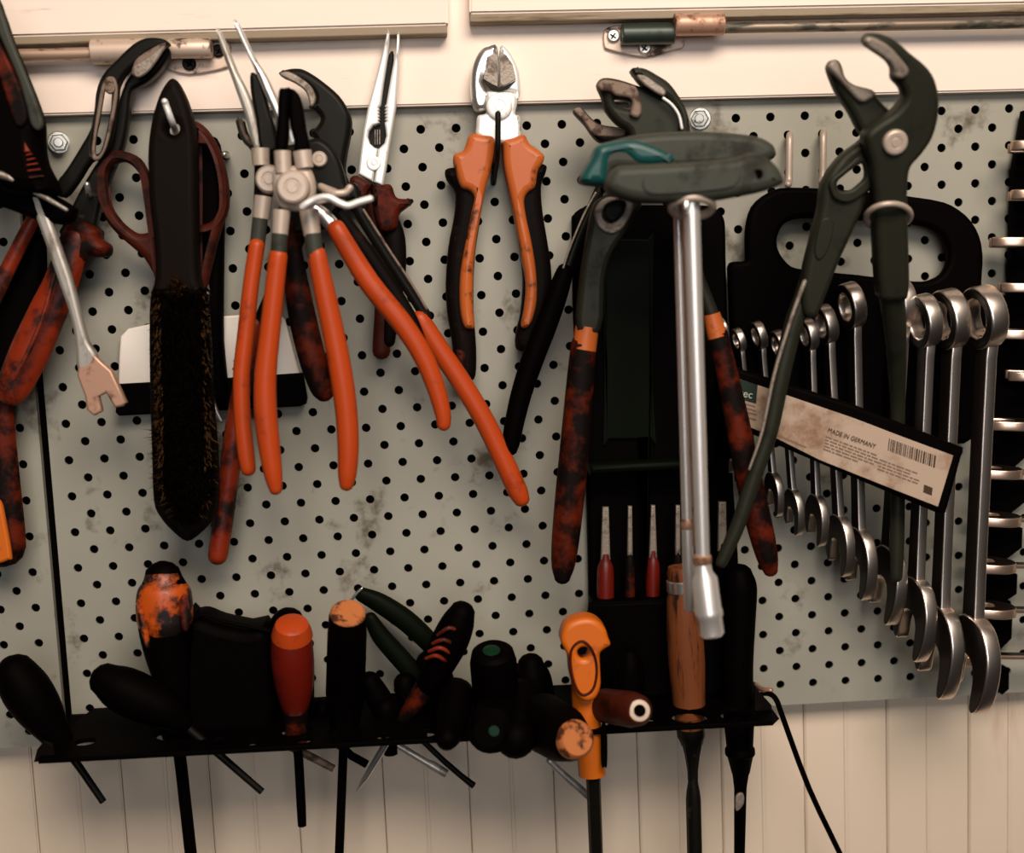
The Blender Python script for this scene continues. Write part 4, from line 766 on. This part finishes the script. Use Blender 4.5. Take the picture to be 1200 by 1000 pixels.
plate('back_flange', [(83, 838), (480, 822), (885, 800), (884, 826), (480, 850), (82, 866)], 0.003, 0.003, m_dip_dark if False else m_blackwear, sh, 0.0005, smooth=0)
plate('end_lip', [(40, 893), (44, 878), (52, 868), (62, 872), (66, 890)], 0.072, 0.002, m_blackwear, sh, 0.0005, smooth=0)
plate('end_lip', [(884, 803), (898, 822), (913, 842), (905, 850), (884, 851)], 0.060, 0.002, m_blackwear, sh, 0.0005, smooth=0)

def driver(name, label, cat, handle, hmat, shaft=None, smat=m_dark, d=0.04, flat=1.0, seg=16, group=None, power=2.0, hname='handle'):
    hx = handle[0]
    t = thing(name, label, cat, P(hx[0], hx[1], hx[3] if len(hx) > 3 else d), group)
    tube(hname, handle, d, hmat, t, flat, seg, power=power)
    if shaft: tube('shaft', shaft, d, smat, t, 1.0, 10, caps='flat', smooth=1)
    return t
G = 'tools standing in the shelf'
driver('screwdriver', 'big all black screwdriver leaning over the shelf end, by the seam', 'screwdriver', [(18, 789, 24), (30, 808, 28), (46, 832, 26), (62, 856, 19), (72, 872, 15)], m_black, [(70, 868, 5), (95, 902, 4.5), (121, 940, 4.2)], d=0.05, group=G)
# amber handled chisel/screwdriver
t = thing('screwdriver', 'large screwdriver with a blackened amber handle and thick dark shaft', 'screwdriver', P(195, 740, 0.045), G)
tube('handle', [(191, 677, 22), (192, 690, 28), (193, 705, 31), (194, 735, 31), (197, 765, 27), (202, 800, 21), (205, 840, 18), (207, 862, 17)], 0.045, m_black, t, 0.85, 20)
tube('end_cap', [(191, 682, 23), (191.5, 690, 29.8), (192.5, 703, 32.4), (193, 716, 32.8), (193.5, 726, 32.6)], 0.0456, m_amber_dirty, t, 0.88, 20, label='amber end, blackened in patches')
plate('flute', crop(100, 640, 3.846, (235, 240), (262, 280), (285, 380), (292, 450), (275, 455), (250, 380), (232, 290)), 0.057, 0.005, m_amber_dirty, t, 0.002)
plate('flute', crop(100, 640, 3.846, (425, 240), (455, 220), (470, 300), (465, 375), (440, 380), (428, 310)), 0.057, 0.005, m_dip_red, t, 0.002)
tube('shaft', [(207, 858, 7.5), (213, 905, 7.3), (218, 950, 7.2), (228, 1040, 7.2)], 0.043, m_black, t, 1, 12)
driver('screwdriver', 'black screwdriver lying aslant left of the amber handle, its shaft poking out below', 'screwdriver', [(124, 797, 20), (140, 806, 26), (165, 818, 27), (195, 833, 22), (214, 848, 12)], m_black, [(214, 848, 5), (262, 889, 4.5), (307, 928, 4.2)], d=0.06, group=G)
t = thing('tool_holder', 'blocky black holder standing on the shelf between the amber and red handles', 'tool holder', P(270, 800, 0.03), None)
plate('body', crop(100, 640, 3.846, (470, 320), (500, 300), (545, 296), (620, 325), (740, 350), (840, 372), (860, 800), (470, 830)), 0.028, 0.034, m_black, t, 0.006)
plate('rim', crop(100, 640, 3.846, (490, 316), (545, 302), (620, 331), (740, 356), (830, 376), (828, 392), (740, 372), (620, 346), (545, 318), (492, 332)), 0.044, 0.003, m_black, t, 0.001)
driver('screwdriver', 'dull black screwdriver behind the red handle', 'screwdriver', [(337, 730, 20), (339, 742, 24), (345, 790, 23), (352, 850, 16)], m_black, [(340, 875, 5), (372, 891, 4.8), (391, 901, 4.5)], m_rust, d=0.022, group=G)
t = driver('screwdriver', 'screwdriver with a clear red handle and short dark shaft', 'screwdriver', [(342, 745, 22, .060), (342, 752, 24, .0595), (343, 775, 25, .057), (345, 803, 22.5, .053), (346, 825, 17, .05)], m_red, [(347, 862, 5.5), (350, 890, 5.5), (353, 945, 5.5), (354, 968, 5)], m_black, d=0.042, group=G)
tube('neck', [(346, 822, 16, .05), (346.5, 845, 14, .047), (347, 868, 13, .044)], None, m_dip_dark, t)
turned('end_cap', (342, 730, 0.0645), (342.3, 745, 0.0605), [(0, 15), (0.15, 19.5), (0.5, 22), (1, 24.2)], m_dip, t, 20, label='orange red end with painted top light')  # lighter colour paints the light falling on the handle's top
t = thing('screwdriver', 'black screwdriver with a worn pale orange wooden end', 'screwdriver', P(407, 760, 0.06), G)
turned('handle', (407.5, 719, 0.082), (403, 868, 0.045), [(0, 20), (0.02, 22), (0.15, 23), (0.6, 23), (0.85, 18), (1, 14)], m_black, t, 22)
turned('end_cap', (407.5, 716.5, 0.0835), (407.5, 722, 0.0815), [(0, 18), (0.35, 20.6), (1, 21)], m_endwood, t, 22, label='scuffed orange wooden end')
turned('shaft', (403, 862, 0.045), (396, 1040, 0.045), [(0, 5.3), (1, 5.3)], m_black, t, 12)
# black-green pliers lying behind
t = thing('pliers', 'black green pliers lying askew behind the wooden ended handle', 'pliers', P(455, 740, 0.02))
tube('handle', [(424, 697, 9), (445, 707, 12), (475, 727, 13), (502, 752, 12), (520, 775, 10)], 0.022, m_darkgreen, t, 0.8)
tube('handle', [(434, 725, 8), (446, 745, 11), (466, 768, 12), (490, 795, 12)], 0.024, m_darkgreen, t, 0.8)
tube('edge', [(409, 707, 1.8), (416, 698, 1.8), (424, 690, 1.5)], 0.024, m_steel, t)
plate('joint', [(490, 770), (510, 765), (530, 790), (535, 830), (500, 835), (485, 800)], 0.022, 0.010, m_black, t, 0.002)
# black/red striped driver
R6 = lambda *p: crop(400, 680, 4.0, *p)
t = driver('screwdriver', 'black and red ribbed screwdriver tilted over the shelf, bright pointed tip below', 'screwdriver', [(541, 719, 16, .058), (536, 731, 20, .057), (527, 752, 22, .055), (515, 778, 19, .053), (502, 802, 15, .051)], m_black, [(468, 846, 4.4, .046), (445, 884, 4.2, .044), (428, 912, 3.6, .043), (418, 927, 0.8, .042)], m_steel, d=0.05, group=G)
tube('neck', [(505, 797, 14, .051), (492, 815, 12, .05), (478, 835, 9, .048), (470, 845, 6, .047)], None, m_dip_dark, t, label='dark red lower grip')
for (x0, y0), (xm, ym), (x1, y1) in (R6((452, 258), (505, 225), (556, 240)), R6((428, 298), (480, 280), (530, 302)), R6((412, 335), (462, 318), (512, 345)), R6((398, 368), (445, 355), (490, 382))):
    tube('grip_rib', [(x0, y0, 2.0, .063), (xm, ym, 2.6, .0665), (x1, y1, 2.0, .063)], None, m_dip_red, t)
driver('screwdriver', 'black screwdriver behind the ribbed one, its flat shaft end pointing right and down', 'screwdriver', [(432, 800, 14), (448, 826, 15), (462, 858, 10)], m_black, [(456, 868, 4.2), (470, 876, 4.2), (500, 894, 4.2), (506, 897, 5.6), (523, 907, 5)], m_greysteel, d=0.034, group=G)
driver('screwdriver', 'second black screwdriver behind the ribbed one, its longer grey shaft dark-tipped', 'screwdriver', [(474, 800, 13), (482, 830, 14), (492, 862, 9)], m_black, [(495, 868, 3.6), (520, 892, 3.6), (541, 910, 3.6), (555, 921, 4.2)], m_dark, d=0.030, group=G)
driver('screwdriver', 'stub black screwdriver low behind the ribbed one, only its round tip below the shelf', 'screwdriver', [(452, 830, 14), (456, 862, 10)], m_black, [(457, 868, 8), (458, 884, 8)], m_black, d=0.04, group=G)
driver('screwdriver', 'thin black screwdriver beneath the wooden ended handle, tip slanting right', 'screwdriver', [(378, 830, 12), (390, 862, 9)], m_black, [(394, 870, 5), (412, 886, 5), (430, 896, 5)], m_black, d=0.026, group=G)
# green ended handles
t = thing('screwdriver', 'stout black screwdriver with a dim green cap, upper of the two green capped ones', 'screwdriver', P(577, 770, 0.06), G)
turned('handle', (577, 762, 0.066), (585, 868, 0.045), [(0, 20), (0.03, 25), (0.12, 27.5), (0.6, 27), (1, 20)], m_black, t, 22)
turned('end_cap', (577, 763, 0.0675), (577, 775, 0.064), [(0, 8), (0.2, 14), (1, 17)], m_greencap, t, 20, label='dim green cap')
t = thing('screwdriver', 'black screwdriver butt with a dim green cap, lower of the two green capped', 'screwdriver', P(573, 860, 0.09), G)
turned('handle', (573, 858, 0.098), (584, 838, 0.05), [(0, 18), (0.08, 27), (0.25, 30), (0.8, 30), (1, 26)], m_black, t, 22)
turned('end_cap', (579, 857, 0.0985), (580, 855, 0.093), [(0, 6), (0.3, 11), (1, 14)], m_greencap, t, 20, label='dim green cap')
driver('screwdriver', 'round black screwdriver butt between the green cap and the worn wooden end', 'screwdriver', [(604, 866, 24, .09), (606, 850, 26, .07), (612, 820, 26, .05)], m_black, None, d=0.06, group=G)
driver('screwdriver', 'black screwdriver butt under the shelf edge beside the ribbed screwdriver', 'screwdriver', [(524, 866, 14, .085), (528, 850, 20, .07), (534, 815, 22, .05)], m_black, None, d=0.06, group=G)
t = thing('screwdriver', 'fat black handle with a worn orange wooden butt at the shelf front', 'screwdriver', P(675, 865, 0.1), G)
turned('handle', (672, 868, 0.108), (628, 842, 0.055), [(0, 22), (0.05, 26), (0.3, 33), (0.8, 34), (1, 28)], m_black, t, 24)
turned('end_cap', (677, 867, 0.112), (672, 866.5, 0.1065), [(0, 18), (0.3, 22), (1, 23.5)], m_endwood, t, 24, label='worn orange wooden butt')
tube('shaft', [(644, 892, 4, .05), (655, 903, 4, .05), (672, 918, 4.5, .05), (688, 932, 4.5, .05)], None, m_greysteel, t)
t = thing('screwdriver', 'plain black screwdriver standing behind the worn wooden butt', 'screwdriver', P(630, 800, 0.03), G)
tube('handle', [(622, 780, 16), (624, 795, 22), (628, 830, 24), (632, 860, 20)], 0.03, m_black, t)
t = thing('screwdriver', 'plain black screwdriver standing in shadow behind the dark red ring handle', 'screwdriver', P(735, 800, 0.05), G)
tube('handle', [(738, 770, 12), (738, 782, 17), (737, 810, 18), (735, 845, 15)], 0.05, m_black, t)

# amber tee handle
Ll = lambda *p: crop(520, 680, 2.857, *p)
t = thing('tee_awl', 'amber plastic tee handled driver with a hole in its grip and dark blade', 'driver', P(685, 770, 0.075), G)
plate('grip', Ll((388, 195), (392, 165), (405, 140), (430, 124), (470, 115), (508, 124), (535, 150), (545, 180), (553, 206), (530, 222), (518, 240), (520, 300), (520, 345), (503, 383), (470, 393), (440, 372), (420, 312), (414, 250), (402, 225)), 0.077, 0.016, m_amber, t, 0.0028, res=3,
      holes=[ell(*Ll((463, 232))[0], 6.3, 6.3, 14)])
tube('grip_rim', [(*p, 1.6) for p in Ll((463, 205), (490, 225), (508, 265), (512, 315), (500, 365), (470, 385), (445, 365), (428, 310), (424, 255), (435, 222))], 0.0852, m_scis, t, closed=True, label='dark moulded outline')
turned('hole_shade_disc', (*Ll((463, 232))[0], 0.080), (*Ll((463, 232))[0], 0.0842), [(0, 6.2), (1, 6.2)], m_pitch, t, 16)  # black disc fills the grip hole with painted shade
tube('stem', [(684, 795, 15), (687, 840, 16), (692, 880, 16.5), (694, 908, 16)], 0.070, m_amber, t, 0.9, 18, caps='flat')
plate('slot', crop(560, 740, 5.0, (722, 560), (754, 560), (757, 780), (740, 792), (724, 780)), 0.0805, 0.003, m_pitch, t, 0.001)
turned('shaft', (695, 906, 0.07), (700, 1040, 0.07), [(0, 8.5), (1, 8)], m_dark, t, 8)
# dark red ring-ended handle
t = thing('screwdriver', 'dark red brown handle pointing outward, pale ring set in its end', 'screwdriver', P(748, 833, 0.1), G)
turned('handle', (750, 833, 0.112), (700, 826, 0.06), [(0, 15), (0.04, 18.5), (0.2, 21), (0.8, 20), (1, 17)], m_scis, t, 22)
turned('end_ring', (749.5, 833, 0.1135), (748, 833, 0.110), [(0, 10.5), (0.1, 12.5), (1, 12.5)], m_bone, t, 22, label='pale ring')
turned('hole_shade_disc', (749.8, 833, 0.1142), (749, 833, 0.112), [(0, 7), (1, 7)], m_pitch, t, 18, label='painted dark hole')  # black disc painting the dark centre of the ring
# wooden chisel
t = thing('wood_chisel', 'wood chisel with a worn brown handle and hooped top, behind the chrome socket', 'chisel', P(803, 760, 0.045), G)
turned('handle', (798, 664, 0.045), (809, 852, 0.045), [(0, 15), (0.04, 17), (0.08, 16.5), (0.17, 17.5), (0.2, 19), (0.4, 21.5), (0.6, 21.5), (0.8, 19.5), (0.93, 18.5), (0.935, 17), (0.955, 17), (0.96, 18.5), (1, 17)], m_wood, t, 28)
turned('hoop', (799, 679, 0.045), (800, 694, 0.045), [(0, 17), (0.1, 18.4), (0.9, 18.4), (1, 17)], m_steel, t, 28)
turned('ferrule', (809, 852, 0.045), (811, 872, 0.045), [(0, 16.5), (0.5, 16.5), (0.8, 14), (1, 13)], m_dark, t, 24)
turned('blade', (811, 868, 0.045), (815, 1040, 0.045), [(0, 13), (0.1, 9), (0.2, 6.5), (0.28, 6), (0.34, 8), (0.4, 9), (1, 9)], m_dark, t, 10)
# black chisel
t = thing('wood_chisel', 'black handled chisel with a narrow dark blade, last on the shelf by the hex key', 'chisel', P(866, 760, 0.045), G)
tube('handle', [(866, 676, 17), (867, 690, 20), (866, 730, 19), (864, 780, 18.5), (865, 830, 18), (866, 852, 17)], 0.045, m_black, t, 1, 20)
turned('ferrule', (866, 850, 0.045), (868, 906, 0.045), [(0, 17.5), (0.45, 15.5), (0.5, 17.5), (0.6, 17.5), (0.65, 15), (1, 10.5)], m_black, t, 20)
turned('blade', (868, 903, 0.045), (866, 1040, 0.045), [(0, 10.5), (0.15, 7.5), (1, 6)], m_black, t, 10)
plate('painted_glint', Ll((978, 722), (1000, 712), (1006, 735), (998, 758), (978, 772)), 0.0495, 0.002, m_jaw, t, 0.0006)  # pale piece painting a broken glint of light on the blade
# hex key
o = tube('hex_key', [(888, 815, 3, .012), (897, 813, 3, .03), (905, 815, 3.2, .04), (911, 823, 3.2, .042), (917, 840, 3.2, .042), (948, 924, 3.2, .04), (984, 1000, 3.2, .038), (1005, 1045, 3.2, .037)], None, m_black, None, seg=6, smooth=3)
setp(o, 'long black hex key hooked at the shelf end, leaning down past the panel', 'hex key')
pegs('short coppery peg hook at the shelf end beside the hex key', [(886, 803, -0.002), (889, 806, 0.02), (896, 809, 0.03), (903, 809.5, 0.034)], 3.4, m_copper)
